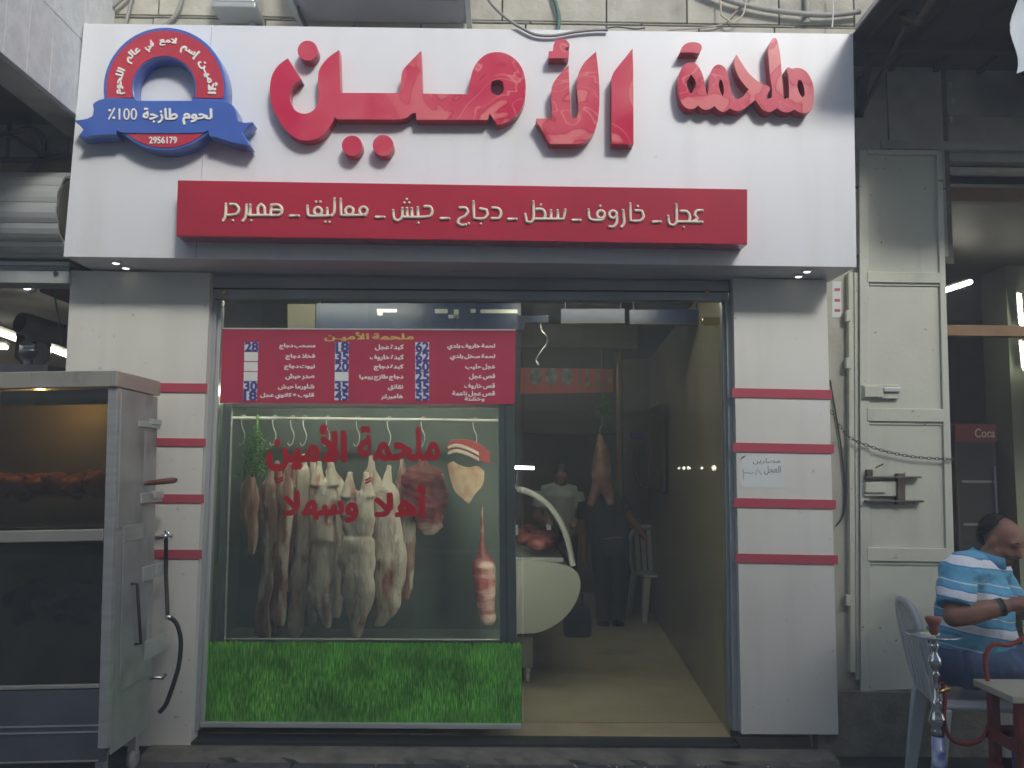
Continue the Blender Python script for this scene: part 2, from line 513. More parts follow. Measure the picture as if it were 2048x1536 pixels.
M['shop_floor'] = pm('beige_floor_tile', (0.54, 0.49, 0.35, 1), (0.48, 0.43, 0.30, 1), scale=5, rough=0.35, rr=0.12, c3=(0.30, 0.26, 0.17, 1), scale3=2)
M['shop_wall'] = pm('shop_wall_tile', (0.22, 0.20, 0.14, 1), (0.18, 0.165, 0.115, 1), scale=3, rough=0.35)
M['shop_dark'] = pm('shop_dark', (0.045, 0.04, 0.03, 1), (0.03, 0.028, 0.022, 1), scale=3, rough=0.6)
M['wood'] = pm('handle_wood', (0.22, 0.10, 0.06, 1), (0.14, 0.06, 0.035, 1), scale=10, rough=0.5)
M['wood_beam'] = pm('brown_beam', (0.30, 0.18, 0.09, 1), (0.22, 0.13, 0.065, 1), scale=6, rough=0.6)
M['glass'] = glass('window_glass', (0.92, 0.96, 0.93, 1), 1.2, 0.05, (0.55, 0.60, 0.55, 1))
M['door_glass'] = glass('door_glass', (0.93, 0.96, 0.93, 1), 0.9, 0.012, (0.5, 0.52, 0.42, 1))
M['oven_glass'] = glass('oven_glass', (0.88, 0.87, 0.80, 1), 1.3, 0.06, (0.38, 0.36, 0.30, 1))
M['case_glass'] = glass('counter_glass', (0.92, 0.95, 0.93, 1), 1.0, 0.02)
M['plastic_white'] = pm('white_plastic', (0.55, 0.58, 0.58, 1), (0.50, 0.53, 0.53, 1), scale=6, rough=0.4)
M['paper'] = pm('white_paper', (0.72, 0.76, 0.74, 1), (0.68, 0.72, 0.70, 1), scale=8, rough=0.6)
M['ink'] = pm('marker_ink', (0.10, 0.12, 0.12, 1), rough=0.6)
M['tube'] = emit('fluorescent_tube', (1.0, 0.96, 0.80, 1), 15.0)
M['tube_cool'] = emit('cool_tube', (0.9, 0.97, 1.0, 1), 6.0)
M['spot'] = emit('spot_lens', (0.95, 0.97, 1.0, 1), 12.0)
M['white_enamel'] = pm('white_enamel', (0.60, 0.60, 0.56, 1), (0.55, 0.55, 0.51, 1), rough=0.35)

def meat_print():
    m = bpy.data.materials.new('printed_meat_red'); m.use_nodes = True
    nt = m.node_tree; N = nt.nodes; L = nt.links; b = N['Principled BSDF']
    b.inputs['Roughness'].default_value = 0.16; b.inputs['Coat Weight'].default_value = 0.8; b.inputs['Coat Roughness'].default_value = 0.04
    g = N.new('ShaderNodeNewGeometry')
    nz = N.new('ShaderNodeTexNoise'); nz.inputs['Scale'].default_value = 2.2; nz.inputs['Detail'].default_value = 2; nz.inputs['Distortion'].default_value = 0.8
    L.new(g.outputs['Position'], nz.inputs['Vector'])
    cr = N.new('ShaderNodeValToRGB'); e = cr.color_ramp.elements
    e[0].position = 0.40; e[0].color = (0.56, 0.018, 0.07, 1); e[1].position = 0.60; e[1].color = (0.64, 0.09, 0.13, 1)
    L.new(nz.outputs[0], cr.inputs[0])
    # thin pale fat lines and dark cut lines where a distorted noise crosses a level
    n2 = N.new('ShaderNodeTexNoise'); n2.inputs['Scale'].default_value = 2.6; n2.inputs['Detail'].default_value = 1.5; n2.inputs['Distortion'].default_value = 1.6
    L.new(g.outputs['Position'], n2.inputs['Vector'])
    def line(level, w):
        a = N.new('ShaderNodeMath'); a.operation = 'SUBTRACT'; a.inputs[1].default_value = level; L.new(n2.outputs[0], a.inputs[0])
        c = N.new('ShaderNodeMath'); c.operation = 'ABSOLUTE'; L.new(a.outputs[0], c.inputs[0])
        d = N.new('ShaderNodeMapRange'); d.inputs[1].default_value = 0.0; d.inputs[2].default_value = w; d.inputs[3].default_value = 1; d.inputs[4].default_value = 0
        L.new(c.outputs[0], d.inputs[0]); return d.outputs[0]
    sx = N.new('ShaderNodeSeparateXYZ'); L.new(g.outputs['Position'], sx.inputs[0])
    side = N.new('ShaderNodeMapRange'); side.inputs[1].default_value = -0.75; side.inputs[2].default_value = -0.25
    L.new(sx.outputs[0], side.inputs[0])
    def mix(col, f, c, k):
        mm = N.new('ShaderNodeMath'); mm.operation = 'MULTIPLY'; mm.inputs[1].default_value = k; L.new(f, mm.inputs[0])
        m2 = N.new('ShaderNodeMath'); m2.operation = 'MULTIPLY'; L.new(mm.outputs[0], m2.inputs[0]); L.new(side.outputs[0], m2.inputs[1])
        x = N.new('ShaderNodeMix'); x.data_type = 'RGBA'; x.inputs[7].default_value = c
        L.new(m2.outputs[0], x.inputs[0]); L.new(col, x.inputs[6]); return x.outputs[2]
    pk = N.new('ShaderNodeMapRange'); pk.inputs[1].default_value = 0.52; pk.inputs[2].default_value = 0.56; L.new(n2.outputs[0], pk.inputs[0])
    col = mix(cr.outputs[0], pk.outputs[0], (0.72, 0.20, 0.20, 1), 0.9)  # pink print patches, also putting a sky reflection into the right-hand letters
    col = mix(col, line(0.52, 0.012), (0.40, 0.01, 0.03, 1), 0.75)
    col = mix(col, line(0.44, 0.008), (0.80, 0.30, 0.28, 1), 0.7)
    L.new(col, b.inputs['Base Color'])
    return m
M['meat_print'] = meat_print()

# ================================================================== SETTING
YS, YL, YB, YC = -0.38, -0.45, -0.50, -0.10      # sign face, letter faces, banner face, column faces

def struct(name, mb, mat, smooth=False):
    return tag(mb.build(name, mat, None, smooth), kind='structure')

struct('ground', MB().box(-30, 30, -30, 30, -0.3, -0.06), M['street'])
# pavement laid in slabs, a shallow joint between them
pav = tag(MB().box(-4.2, 4.2, -2.2, 8, -0.062, -0.022).build('pavement', M['granite']), kind='structure')
proto = {}
for i in range(-9, 10):
    for j in range(0, 6):
        x, y = i * 0.42 + (0.21 if j % 2 else 0), -0.42 - j * 0.32
        z = 0.0 + random.uniform(-0.003, 0.003)
        if 'slab' not in proto:
            o = MB().box(x - 0.205, x + 0.205, y - 0.155, y + 0.155, -0.03, 0.0).build('paving_slab', M['asphalt'], pav, bevel=0.006)
            proto['slab'] = o
        else:
            o = copy_part(proto['slab'], 'paving_slab', (x, y, z - 0.015), pav)
        o.rotation_euler = (random.uniform(-.006, .006), random.uniform(-.006, .006), random.uniform(-.008, .008))
# worn concrete apron in front of the shop, and the dark threshold stone
q = [PZ(376, 1492, 0.0), PZ(1065, 1500, 0.0)]
n = 46
apron = MB()
rows = []
for j, (yy, zz) in enumerate(((-0.10, 0.03), (-0.17, 0.03), (-0.24, 0.015), (-0.262, -0.022))):
    rows.append([Vector((-1.84 + 3.6 * i / n, yy + (random.uniform(-.025, .02) if j >= 2 else 0), zz + (random.uniform(-.006, .006) if 0 < j < 3 else 0))) for i in range(n + 1)])
for r_ in rows: apron.v += r_
for j in range(3):
    for i in range(n):
        a = j * (n + 1) + i
        apron.f.append([a, a + n + 1, a + n + 2, a + 1])
base = [Vector((-1.84, -0.10, -0.022)), Vector((1.76, -0.10, -0.022))]
struct('concrete_apron', apron, M['concrete'])
struct('threshold', MB().box(-1.82, 1.29, -0.098, 0.05, -0.02, 0.045), M['granite'])

# scraps of litter on the paving (pale flecks in front of the door)
scraps = MB()
for k in range(60):
    px, py = random.gauss(1220, 190), random.uniform(1488, 1536)
    p = PZ(px, py, 0.004)
    if p.y > -0.28: continue
    s = random.uniform(0.003, 0.011); a = random.uniform(0, 3.1)
    c, d = math.cos(a) * s, math.sin(a) * s
    b = len(scraps.v)
    h = 0.004
    for dz in (0, 0.0018):
        scraps.v += [p + Vector((c, d, dz)), p + Vector((-d * .6, c * .6, dz + h * .3)), p + Vector((-c, -d, dz)), p + Vector((d * .6, -c * .6, dz))]
    scraps.f += [[b + 4, b + 5, b + 6, b + 7], [b + 3, b + 2, b + 1, b]] + [[b + i, b + (i + 1) % 4, b + 4 + (i + 1) % 4, b + 4 + i] for i in range(4)]
tag(scraps.build('litter_scraps', M['paper']), 'small pale scraps of litter on the dark paving before the door', 'litter', kind='stuff')

# ---------------- building front above and around the shop
bw = thing('stone_wall', (0, 0.2, 2.75), 'pale limestone block wall above the white shop sign', 'wall')
zt = P(1000, 60, 0.0).z
MB().box(-2.9, 2.62, 0.03, 0.30, 2.72, 6.2).build('wall_core', M['mortar'], bw)
courses = [(2.75, 3.16), (3.16, P(1000, 46, 0.0).z), (P(1000, 46, 0.0).z, 4.15), (4.15, 4.75), (4.75, 5.35), (5.35, 6.1)]
for ci, (z0, z1) in enumerate(courses):
    x = -2.88 - (0.21 if ci % 2 else 0)
    wds = [0.40, 0.62, 0.48, 0.55, 0.45, 0.66, 0.52]
    k = ci * 3
    while x < 2.58:
        w = wds[k % 7]; k += 1
        x0, x1 = max(x, -2.88), min(x + w, 2.58)
        if x1 - x0 > 0.05:
            yy = random.uniform(-0.004, 0.004)
            MB().box(x0 + 0.004, x1 - 0.004, 0.0 + yy, 0.032, z0 + 0.004, z1 - 0.004).build('stone_block', M['stone'], bw, bevel=0.004)
        x += w
# wall between the shop and the folding door on the right, lower plinth
rw = thing('plaster_wall', (2.1, 0.1, 0), 'stained grey plaster wall around the open doorway on the right', 'wall')
xa, xb = P(1655, 800, 0.02).x, P(1722, 800, 0.02).x
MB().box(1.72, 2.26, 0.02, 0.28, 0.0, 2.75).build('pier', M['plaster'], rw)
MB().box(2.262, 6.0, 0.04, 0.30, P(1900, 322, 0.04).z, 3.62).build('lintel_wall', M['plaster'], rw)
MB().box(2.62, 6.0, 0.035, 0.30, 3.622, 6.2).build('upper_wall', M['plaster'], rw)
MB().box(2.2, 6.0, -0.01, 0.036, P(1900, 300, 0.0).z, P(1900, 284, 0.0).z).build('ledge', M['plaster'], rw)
# big patch of smoother render with a crack line beside it
MB().box(P(1730, 200, 0.0).x, P(1832, 200, 0.0).x, 0.022, 0.038, P(1800, 280, 0.0).z, P(1800, 122, 0.0).z).build('render_patch', pm('grey_render', (0.36, 0.36, 0.32, 1), (0.28, 0.28, 0.25, 1), scale=6, rough=0.9, bump=0.6, bscale=18, c3=(0.18, 0.17, 0.15, 1), scale3=2.4), rw)
MB().box(1.72, 2.95, -0.06, 0.018, -0.02, P(1800, 1385, -0.06).z).build('plinth', M['concrete'], rw)

# ---------------- the white fascia sign
sgn = thing('fascia_sign', (P(940, 525, YS).x, YS + 0.2, P(940, 525, YS).z), 'big white shop sign box with red raised Arabic letters above the butcher shop window', 'shop sign')
TL, TR, BR, BL = (168, 47), (1706, 68), (1713, 534), (127, 513)
def on_edge(a, b, t): return (a[0] + (b[0] - a[0]) * t, a[1] + (b[1] - a[1]) * t)
def cut(xt):
    t = (xt - TL[0]) / (TR[0] - TL[0])
    return on_edge(TL, TR, t), on_edge(BL, BR, t)
joints = [168, 424, 1706]
for a, b in zip(joints[:-1], joints[1:]):
    (t0, b0), (t1, b1) = cut(a + (0.45 if a > 168 else 0)), cut(b - (0.45 if b < 1706 else 0))
    slab([t0, t1, b1, b0], YS, 0.006).build('panel', M['acp'], sgn)
def inset(c, k): return c
fr = [P(*c, YS) for c in (BL, BR, TR, TL)]
core = MB().hexa([p + Vector((0, 0.007, 0)) + d for p, d in zip(fr, ((Vector((.004, 0, .004))), Vector((-.004, 0, .004)), Vector((-.004, 0, -.004)), Vector((.004, 0, -.004))))] +
                 [Vector((p.x, -0.012, p.z)) + d for p, d in zip(fr, ((Vector((.004, 0, .004))), Vector((-.004, 0, .004)), Vector((-.004, 0, -.004)), Vector((.004, 0, -.004))))])
core.build('box', M['acp'], sgn)
# lower edge: soffit board with lamps let in
so = [Vector((fr[0].x + .006, YS + .008, fr[0].z - .0005)), Vector((fr[1].x - .006, YS + .008, fr[1].z - .0005)), Vector((fr[1].x - .006, YS + .008, fr[1].z + .0035)), Vector((fr[0].x + .006, YS + .008, fr[0].z + .0035))]
MB().hexa(so + [Vector((p.x, -0.014, p.z)) for p in so]).build('soffit', M['soffit'], sgn)
for px, py in ((232, 524), (252, 534), (1597, 551), (1614, 541)):
    zz = fr[0].z + (fr[1].z - fr[0].z) * (px - 127) / 1586 - 0.001
    p = PZ(px, py, zz)
    dl = MB().lathe([(0.026, -0.008), (0.030, -0.006), (0.030, 0.0), (0.001, 0.0)], (p.x, p.y, zz), 20).build('downlight', M['chrome'], sgn, True)
    MB().lathe([(0.001, -0.012), (0.015, -0.0115), (0.019, -0.0085)], (p.x, p.y, zz), 16).build('lens', emit('downlight_lens', (1, .97, .9, 1), 1.2), dl, True)
p = PZ(925, 543, P(925, 524, YS).z - .001)
MB().box(p.x - .07, p.x + .07, p.y - .012, p.y + .012, p.z - .008, p.z - .001).build('cable_cover', M['soffit'], sgn)

ZA, ZB, ZC = region(520, 50, 5.12), region(900, 50, 5.12), region(1300, 50, 5.12)
def big(loops, name, label):
    me = fill_prism([smooth_path(l, 3, True) for l in loops], 0.068, YL, 0.0)
    o = add(name, me, M['meat_print'], sgn, False, label)
    me.materials.append(M['letter_side'])
    for pl in me.polygons:
        if pl.normal.y > -0.5: pl.material_index = 1
    return o
word1 = ZA([(285, 340), (425, 560), (375, 580), (330, 635), (305, 700), (305, 765), (330, 835), (375, 885), (440, 908), (500, 900), (555, 865), (588, 805), (600, 735), (598, 640), (595, 540), (605, 465), (645, 395), (710, 325), (810, 255), (815, 450), (825, 690), (850, 695), (1110, 695), (1400, 695), (1432, 680), (1442, 640), (1447, 530), (1468, 455), (1540, 375), (1650, 262), (1656, 480), (1665, 702)]) + \
        ZB([(90, 708), (185, 710), (193, 640), (208, 560), (235, 460), (285, 372), (355, 310), (430, 282), (510, 278), (590, 300), (668, 350), (730, 430), (765, 530), (776, 640), (768, 740), (742, 830), (695, 908), (620, 968), (550, 1005), (485, 1020), (440, 955), (405, 905), (390, 970), (200, 970)]) + \
        ZA([(1800, 970), (1602, 970), (1597, 897), (1545, 912), (1515, 940), (1460, 960), (1380, 968), (1080, 966), (785, 965), (770, 937), (740, 1000), (690, 1075), (620, 1140), (540, 1175), (460, 1182), (380, 1163), (300, 1110), (230, 1030), (170, 930), (125, 830), (105, 720), (103, 620), (122, 520), (165, 440), (220, 385)])
hole1 = ZB([(430, 575), (490, 558), (538, 578), (552, 635), (542, 690), (490, 724), (432, 702), (415, 640)])
big([word1, hole1], 'letter', 'wide joined red letters with an upswept bowl at their left end')
def circ(c, r, n=28): return [(c[0] + r * math.cos(2 * math.pi * k / n), c[1] + r * math.sin(2 * math.pi * k / n)) for k in range(n)]
for c, r, nm in (((487, 262), 102, 'round red dot above the bowl'), ((942, 1235), 103, 'left of the two round red dots below'), ((1260, 1232), 106, 'right of the two round red dots below')):
    big([ZA(circ(c, r))], 'letter_dot', nm)
big([ZB([(1215, 410), (1222, 600), (1232, 800), (1240, 925), (1268, 958), (1298, 940), (1315, 880), (1312, 780), (1300, 665), (1302, 570), (1322, 480), (1372, 390), (1440, 322), (1495, 272), (1512, 410), (1526, 570), (1531, 750), (1522, 920), (1498, 1040), (1456, 1125), (1400, 1183), (1335, 1212), (1250, 1217), (1130, 1217), (1020, 1215), (955, 1095), (885, 985), (882, 958), (960, 957), (1040, 955), (1044, 850), (1036, 740), (1042, 640), (1082, 558), (1140, 490)])], 'letter', 'red lam-alef letter with two upright strokes')
big([ZB([(1140, 143), (1092, 155), (1063, 195), (1052, 268), (1012, 268), (1012, 340), (1215, 338), (1220, 268), (1190, 265), (1175, 245), (1187, 226), (1222, 222), (1224, 195), (1190, 155)])], 'letter_hamza', 'small red hamza mark')
big([ZB([(1870, 240), (1877, 500), (1879, 1222), (1655, 1213), (1654, 900), (1655, 570), (1663, 515), (1684, 472), (1740, 400)])], 'letter', 'single upright red stroke')
w2 = [(420, 382), (362, 400), (320, 450), (296, 530), (290, 620), (300, 720), (325, 800), (370, 848), (430, 860), (472, 842), (490, 820), (525, 852), (572, 867), (622, 855), (660, 830), (702, 870), (750, 888), (792, 872), (815, 850), (852, 870), (905, 880), (962, 858), (1030, 805), (1080, 765), (1118, 820), (1160, 868), (1218, 890), (1262, 876), (1300, 850), (1352, 885), (1410, 892), (1452, 880), (1480, 865), (1530, 893), (1590, 903), (1640, 880), (1667, 835), (1680, 740), (1676, 640), (1652, 560), (1612, 490), (1560, 450), (1502, 438), (1452, 447), (1418, 430), (1395, 447), (1414, 520), (1424, 640), (1424, 745), (1390, 752), (1370, 760), (1365, 690), (1350, 500), (1335, 320), (1312, 190), (1292, 140), (1270, 130), (1237, 165), (1212, 245), (1216, 350), (1226, 480), (1238, 570), (1250, 650), (1247, 745), (1205, 757), (1195, 730), (1226, 662), (1215, 625), (1150, 602), (1065, 545), (1000, 480), (940, 390), (885, 300), (862, 362), (872, 440), (905, 525), (955, 600), (1010, 660), (965, 718), (922, 752), (882, 755), (850, 733), (830, 680), (816, 600), (800, 520), (775, 450), (740, 415), (695, 405), (652, 428), (622, 490), (607, 580), (600, 660), (587, 720), (566, 650), (552, 560), (532, 490), (500, 430), (462, 393)]
h = [[(420, 505), (458, 558), (470, 610), (445, 665), (420, 708), (386, 645), (378, 580)], [(712, 555), (736, 572), (754, 630), (756, 690), (745, 730), (720, 682), (706, 620)], [(1520, 560), (1550, 570), (1578, 640), (1584, 715), (1560, 744), (1525, 690), (1508, 620)]]
big([ZC(w2)] + [ZC(a) for a in h], 'letter', 'joined bubbly red word at the right end of the sign')
big([ZC([(305, 282), (330, 225), (370, 190), (430, 175), (490, 182), (524, 205), (530, 240), (510, 290), (430, 280)])], 'letter_dot', 'bean-shaped pair of dots in red')

# ---------------- round badge with ribbon
ZD = region(120, 30, 4.6545)
YBF = -0.48
bdg = MB()
def arcpts(c, r, a0, a1, n=40): return [(c[0] + r * math.cos(R(a0 + (a1 - a0) * k / n)), c[1] - r * math.sin(R(a0 + (a1 - a0) * k / n))) for k in range(n + 1)]
bc = (978, 690)
# blue ring: outer circle, hole that the ribbon closes below
hole = arcpts((968, 680), 283, -24, 204, 36)
ring = add('badge', fill_prism([ZD(arcpts(bc, 575, 0, 354, 60)), ZD(hole)], 0.095, YBF, 0.004), M['blue'], sgn, False, 'round blue and red emblem with a ribbon at the left end of the sign')
red = arcpts(bc, 545, -9, 189, 48) + arcpts((968, 680), 300, 197, -17, 36)
add('red_band', fill_prism([ZD(red)], 0.006, YBF - 0.004), M['badge_red'], ring)
seg = [(620, 1102)] + [(x, y) for x, y in arcpts(bc, 545, 228, 312, 24)] + [(1290, 1102)]
add('red_segment', fill_prism([ZD(seg)], 0.006, YBF - 0.004), M['badge_red'], ring)
rib = [(330, 805), (400, 778), (520, 768), (690, 785), (760, 801), (950, 812), (1200, 805), (1350, 787), (1500, 795), (1595, 828), (1640, 890), (1660, 985), (1720, 1000), (1790, 993), (1700, 1095), (1735, 1150), (1770, 1220), (1600, 1190), (1480, 1150), (1390, 1130), (1375, 1075), (1330, 1096), (1150, 1103), (950, 1103), (750, 1103), (575, 1096), (525, 1075), (520, 1115), (400, 1120), (300, 1125), (240, 1140), (170, 1133), (215, 1065), (180, 1025), (130, 978), (240, 965), (298, 938), (310, 880), (302, 832)]
ribbon = add('ribbon', fill_prism([smooth_path(ZD(rib), 3, True)], 0.098, YBF - 0.010, 0.004), M['blue'], ring)
YT = YBF - 0.016
for s, b in (('لحوم', (1138, 868, 1418, 1022)), ('طازجة', (768, 862, 1095, 1008)), ('100', (545, 868, 715, 975))):
    add('ribbon_text', text_px(s, sum([list(ZD([b[:2]])[0]), list(ZD([b[2:]])[0])], []), YT, 0.005, 0.03 if s != '100' else 0.0, 4), M['white_txt'], ring)
# the percent sign of the ribbon: a slash and two dots
pc = MB()
z = ZD([(508, 866), (452, 972)]); pc.tube([P(*z[0], YT + .003), P(*z[1], YT + .003)], 0.0045, 6, (1, .5, 1))
for c in ((462, 888), (500, 958)):
    q = P(*ZD([c])[0], YT + .002); pc.ball(q, .009, .003, .0075, 10, 6)
pc.build('percent_mark', M['white_txt'], ring)
add('phone_number', text_px('2956179', sum([list(ZD([(828, 1132)])[0]), list(ZD([(1088, 1196)])[0])], []), YBF - .009, 0.005, 0.03, 3), M['white_txt'], ring)
def arc_word(s, a_start, a_end, r0, r1):
    # reading runs from the right (a_start) to the left (a_end) along the ring
    def f(u, w):
        a = R(a_end + (a_start - a_end) * u); r = r0 + (r1 - r0) * w
        return P(*ZD([(bc[0] - 2 + r * math.cos(a), bc[1] - r * math.sin(a))])[0], YBF - .009)
    return text_mesh(s, f, 0.005, 0.035, 4)
for s, a0, a1, r0, r1 in (('الأميـن', -6, 39, 378, 492), ('إسم', 45, 69, 368, 480), ('لامع', 76, 97, 405, 488), ('في', 104, 116, 375, 480), ('عالم', 122, 144, 385, 488), ('اللحوم', 154, 187, 372, 482)):
    add('ring_text', arc_word(s, a0, a1, r0, r1), M['white_txt'], ring)

# ---------------- red banner board with the raised list of meats
brd = [(355, 360), (1495, 378), (1495, 489), (352, 472)]
ban = slab(brd, YB, abs(YB - YS) - 0.001).build('banner', M['strip'], sgn, False, 'long dark red board with cream raised lettering', bevel=0.004)
S1, S2 = region(340, 350, 3.4133), region(900, 350, 3.4133)
def loop(cx, cy, r, ry=None): return [(cx + r * math.cos(t * math.pi / 6), cy + (ry or r) * math.sin(t * math.pi / 6)) for t in range(13)]
HW = 10.8
def word(reg, strokes, dots, name):
    m = MB(); rad = HW / 3.4133 * (CAM.y * -1 + YB) / F_PX
    for st in strokes:
        pts = smooth_path(st, 3, False, 65) if len(st) > 2 else [Vector(a) for a in st]
        m.tube([P(*reg([(a.x, a.y)])[0], YB - 0.004) for a in pts], rad, 8, (1, 1.1, 1))
        for e in (pts[0], pts[-1]): m.ball(P(*reg([(e.x, e.y)])[0], YB - 0.004), rad * .99, rad * 1.08, rad * .99, 8, 6)
    for d in dots: m.ball(P(*reg([d])[0], YB - 0.004), rad * .95, rad, rad * .95, 10, 6)
    return m.build(name, M['cream_txt'], ban, True)
word(S1, [[(690, 206), (735, 204), (762, 225), (762, 258), (740, 276), (690, 276)], [(690, 240), (735, 240), (762, 245)], [(690, 206), (688, 276)], [(740, 276), (640, 276), (545, 276)], [(602, 275), (600, 225), (622, 200), (644, 222), (648, 275)], [(546, 276), (548, 205)], [(497, 314), (514, 292), (521, 250), (522, 205)], [(522, 270), (546, 276)], [(412, 200), (448, 203), (470, 232), (455, 266), (410, 274), (380, 274)], [(362, 312), (376, 290), (381, 250), (381, 198)]], [(556, 312), (430, 312)], 'word')
word(S1, [loop(1320, 246, 27), loop(1225, 246, 27), [(1335, 275), (1250, 276), (1167, 276), (1165, 165)], [(1122, 162), (1122, 250), (1104, 277)], [(1075, 277), (1072, 228)], [(1104, 278), (1030, 280), (955, 281), (941, 262), (938, 212)], loop(1010, 248, 26)], [(997, 183), (1026, 183), (1060, 322), (1089, 322)], 'word')
word(S1, [[(1738, 215), (1775, 217), (1790, 248), (1772, 282), (1690, 288), (1585, 287)], [(1694, 286), (1690, 222)], [(1653, 286), (1650, 228)], [(1620, 286), (1617, 228)], [(1586, 228), (1584, 288), (1560, 312), (1530, 300), (1523, 242)]], [(1694, 328), (1600, 190), (1633, 190), (1616, 166)], 'word')
word(S2, [[(66, 224), (108, 226), (124, 250), (104, 280), (64, 300), (52, 328), (78, 343), (108, 340)], [(160, 182), (163, 297), (230, 298), (255, 270), (248, 238), (205, 230)], [(290, 224), (332, 230), (348, 262), (335, 297), (285, 297)]], [(128, 332), (211, 335)], 'word')
word(S2, [[(568, 182), (570, 295), (550, 325), (522, 318), (513, 268)], [(572, 300), (680, 301), (775, 301), (786, 238)], [(590, 233), (632, 236), (650, 268), (642, 300)], [(690, 299), (688, 243)], [(736, 299), (734, 243)]], [(620, 203)], 'word')
word(S2, [loop(1030, 270, 26), [(1052, 285), (1035, 308), (975, 308), (950, 290), (945, 238)], loop(1112, 270, 25), [(1137, 272), (1138, 322), (1117, 353), (1088, 352)], [(1181, 242), (1188, 326), (1170, 354)], [(1229, 197), (1232, 314), (1296, 313), (1320, 286), (1310, 246), (1266, 242)]], [(1025, 212), (1281, 213)], 'word')
word(S2, [[(1543, 202), (1546, 315), (1526, 344), (1497, 334), (1489, 282)], [(1548, 319), (1640, 320), (1720, 322)], [(1576, 247), (1617, 250), (1637, 284), (1630, 318)], [(1722, 243), (1684, 245), (1668, 272), (1690, 296), (1662, 320)]], [(1596, 357)], 'word')
for reg, a, b in ((S1, (820, 279), (878, 279)), (S1, (1406, 288), (1462, 288)), (S1, (1848, 297), (1904, 297)), (S2, (397, 302), (452, 302)), (S2, (836, 309), (889, 309)), (S2, (1384, 320), (1437, 320))):
    word(reg, [[a, b]], [], 'dash')

# ---------------- cladding columns left and right of the window
def column(px, stripes, x0, label):
    t = thing('cladding_column', P(px[2][0] - 60, px[2][1], YC), label, 'column', 'clad columns beside the shop window')
    slab(px, YC, 0.105).build('panel', M['cream'], t)
    for (a, ya), (b, yb), hgt in stripes:
        slab([(a, ya), (b, yb), (b, yb + hgt), (a, ya + hgt)], YC - 0.008, 0.0075).build('red_stripe', M['stripe'], t)
    return t
column([(142, 541), (421, 546), (381, 1492), (90, 1492)], [((120, 764), (414, 767), 18), ((118, 874), (411, 877), 16), ((116, 987), (407, 989), 17), ((114, 1098), (403, 1100), 18)], 0, 'white clad column with red stripes behind the rotisserie oven')
column([(1466, 556), (1653, 560), (1677, 1469), (1483, 1468)], [((1464, 776), (1664, 780), 18), ((1466, 885), (1668, 889), 18), ((1468, 996), (1672, 1000), 18), ((1471, 1107), (1676, 1111), 18)], 0, 'white clad column with red stripes and a handwritten note, right of the glass door')

# the handwritten note
nt = thing('paper_note', P(1525, 976, YC - .002), 'small white paper note with rounded corners and Arabic handwriting on the right column', 'note')
ZN = region(1440, 880, 10.24)
nb = [(420, 400), (530, 312), (900, 318), (1300, 325), (1305, 640), (1308, 900), (1290, 950), (1230, 978), (800, 975), (500, 970), (445, 935), (412, 870), (410, 640)]
add('sheet', fill_prism([smooth_path(ZN(nb), 2, True, 30)], 0.0012, YC - 0.0016), M['paper'], nt)
add('curled_corner', fill_prism([ZN([(408, 402), (470, 335), (535, 312), (520, 340), (440, 395)])], 0.002, YC - 0.005), M['ink'], nt)
for s, b in (('مصارين', (675, 375, 1230, 500)), ('العجل', (905, 530, 1245, 712))):
    add('handwriting', text_px(s, sum([list(ZN([b[:2]])[0]), list(ZN([b[2:]])[0])], []), YC - 0.0026, 0.0008, 0.0, 2), M['ink'], nt)
hw = MB()
for st in ([(725, 720), (765, 590), (850, 715)], [(690, 660), (640, 690), (580, 672), (495, 672)], [(468, 590), (485, 680), (478, 810)]):
    hw.tube([P(*a, YC - .0022) for a in ZN(st)], 0.0014, 5, (1, .4, 1))
hw.build('handwriting', M['ink'], nt)
# little printed sticker on the wall beyond the column
ZK = region(1440, 540, 3.072)
st = thing('wall_sticker', P(*ZK([(718, 290)])[0], 0.018), 'narrow white sticker with three red bars on the grey wall by the sign', 'sticker')
slab(ZK(rect(690, 70, 745, 292)), 0.0175, 0.0015).build('sheet', M['paper'], st)
for yy in (112, 178, 240): slab(ZK(rect(704, yy, 738, yy + 17)), 0.0165, 0.0009).build('red_bar', M['stripe'], st)

# ================================================================== SHOPFRONT
sf = thing('shopfront', (P(740, 1470, 0).x, 0, 0.045), 'grey aluminium shopfront with a wide display window and a glass door', 'shopfront')
zf = 0.046
def bar(px, Y, t, name, mat=None, parent=None, bevel=0.003): return slab(px, Y, t).build(name, mat or M['alu'], parent or sf, bevel=bevel)
bar([(423, 553), (1457, 562), (1457, 601), (424, 597)], -0.045, 0.07, 'header')
bar([(421, 540), (1465, 552), (1465, 566), (421, 557)], -0.03, 0.05, 'header_rail')
bar([(421, 575), (1462, 582), (1462, 585), (421, 578)], -0.052, 0.006, 'header_groove', M['dark_metal'], bevel=0)
bar([(422, 600), (434, 600), (397, 1462), (383, 1462)], -0.05, 0.09, 'outer_jamb')
bar([(434.5, 600), (444, 600), (408, 1449), (397.5, 1449)], -0.02, 0.05, 'inner_jamb', M['alu_light'])
bar([(1452, 600), (1463, 600), (1478, 1462), (1466, 1462)], -0.05, 0.09, 'outer_jamb')
bar([(1444, 600), (1451.5, 600), (1465, 1449), (1457, 1449)], -0.02, 0.05, 'inner_jamb', M['alu'])
bar([(400, 1445), (1043, 1449), (1043, 1459), (399, 1455)], -0.03, 0.06, 'bottom_rail', M['alu_light'])
slab([(438, 598), (1042, 601), (1044, 1450), (404, 1448)], 0.0, 0.008).build('window_pane', M['glass'], sf)
dr = slab([(1046.5, 650), (1449, 652), (1459, 1446), (1048, 1446)], 0.0, 0.010).build('glass_door', M['door_glass'], sf)
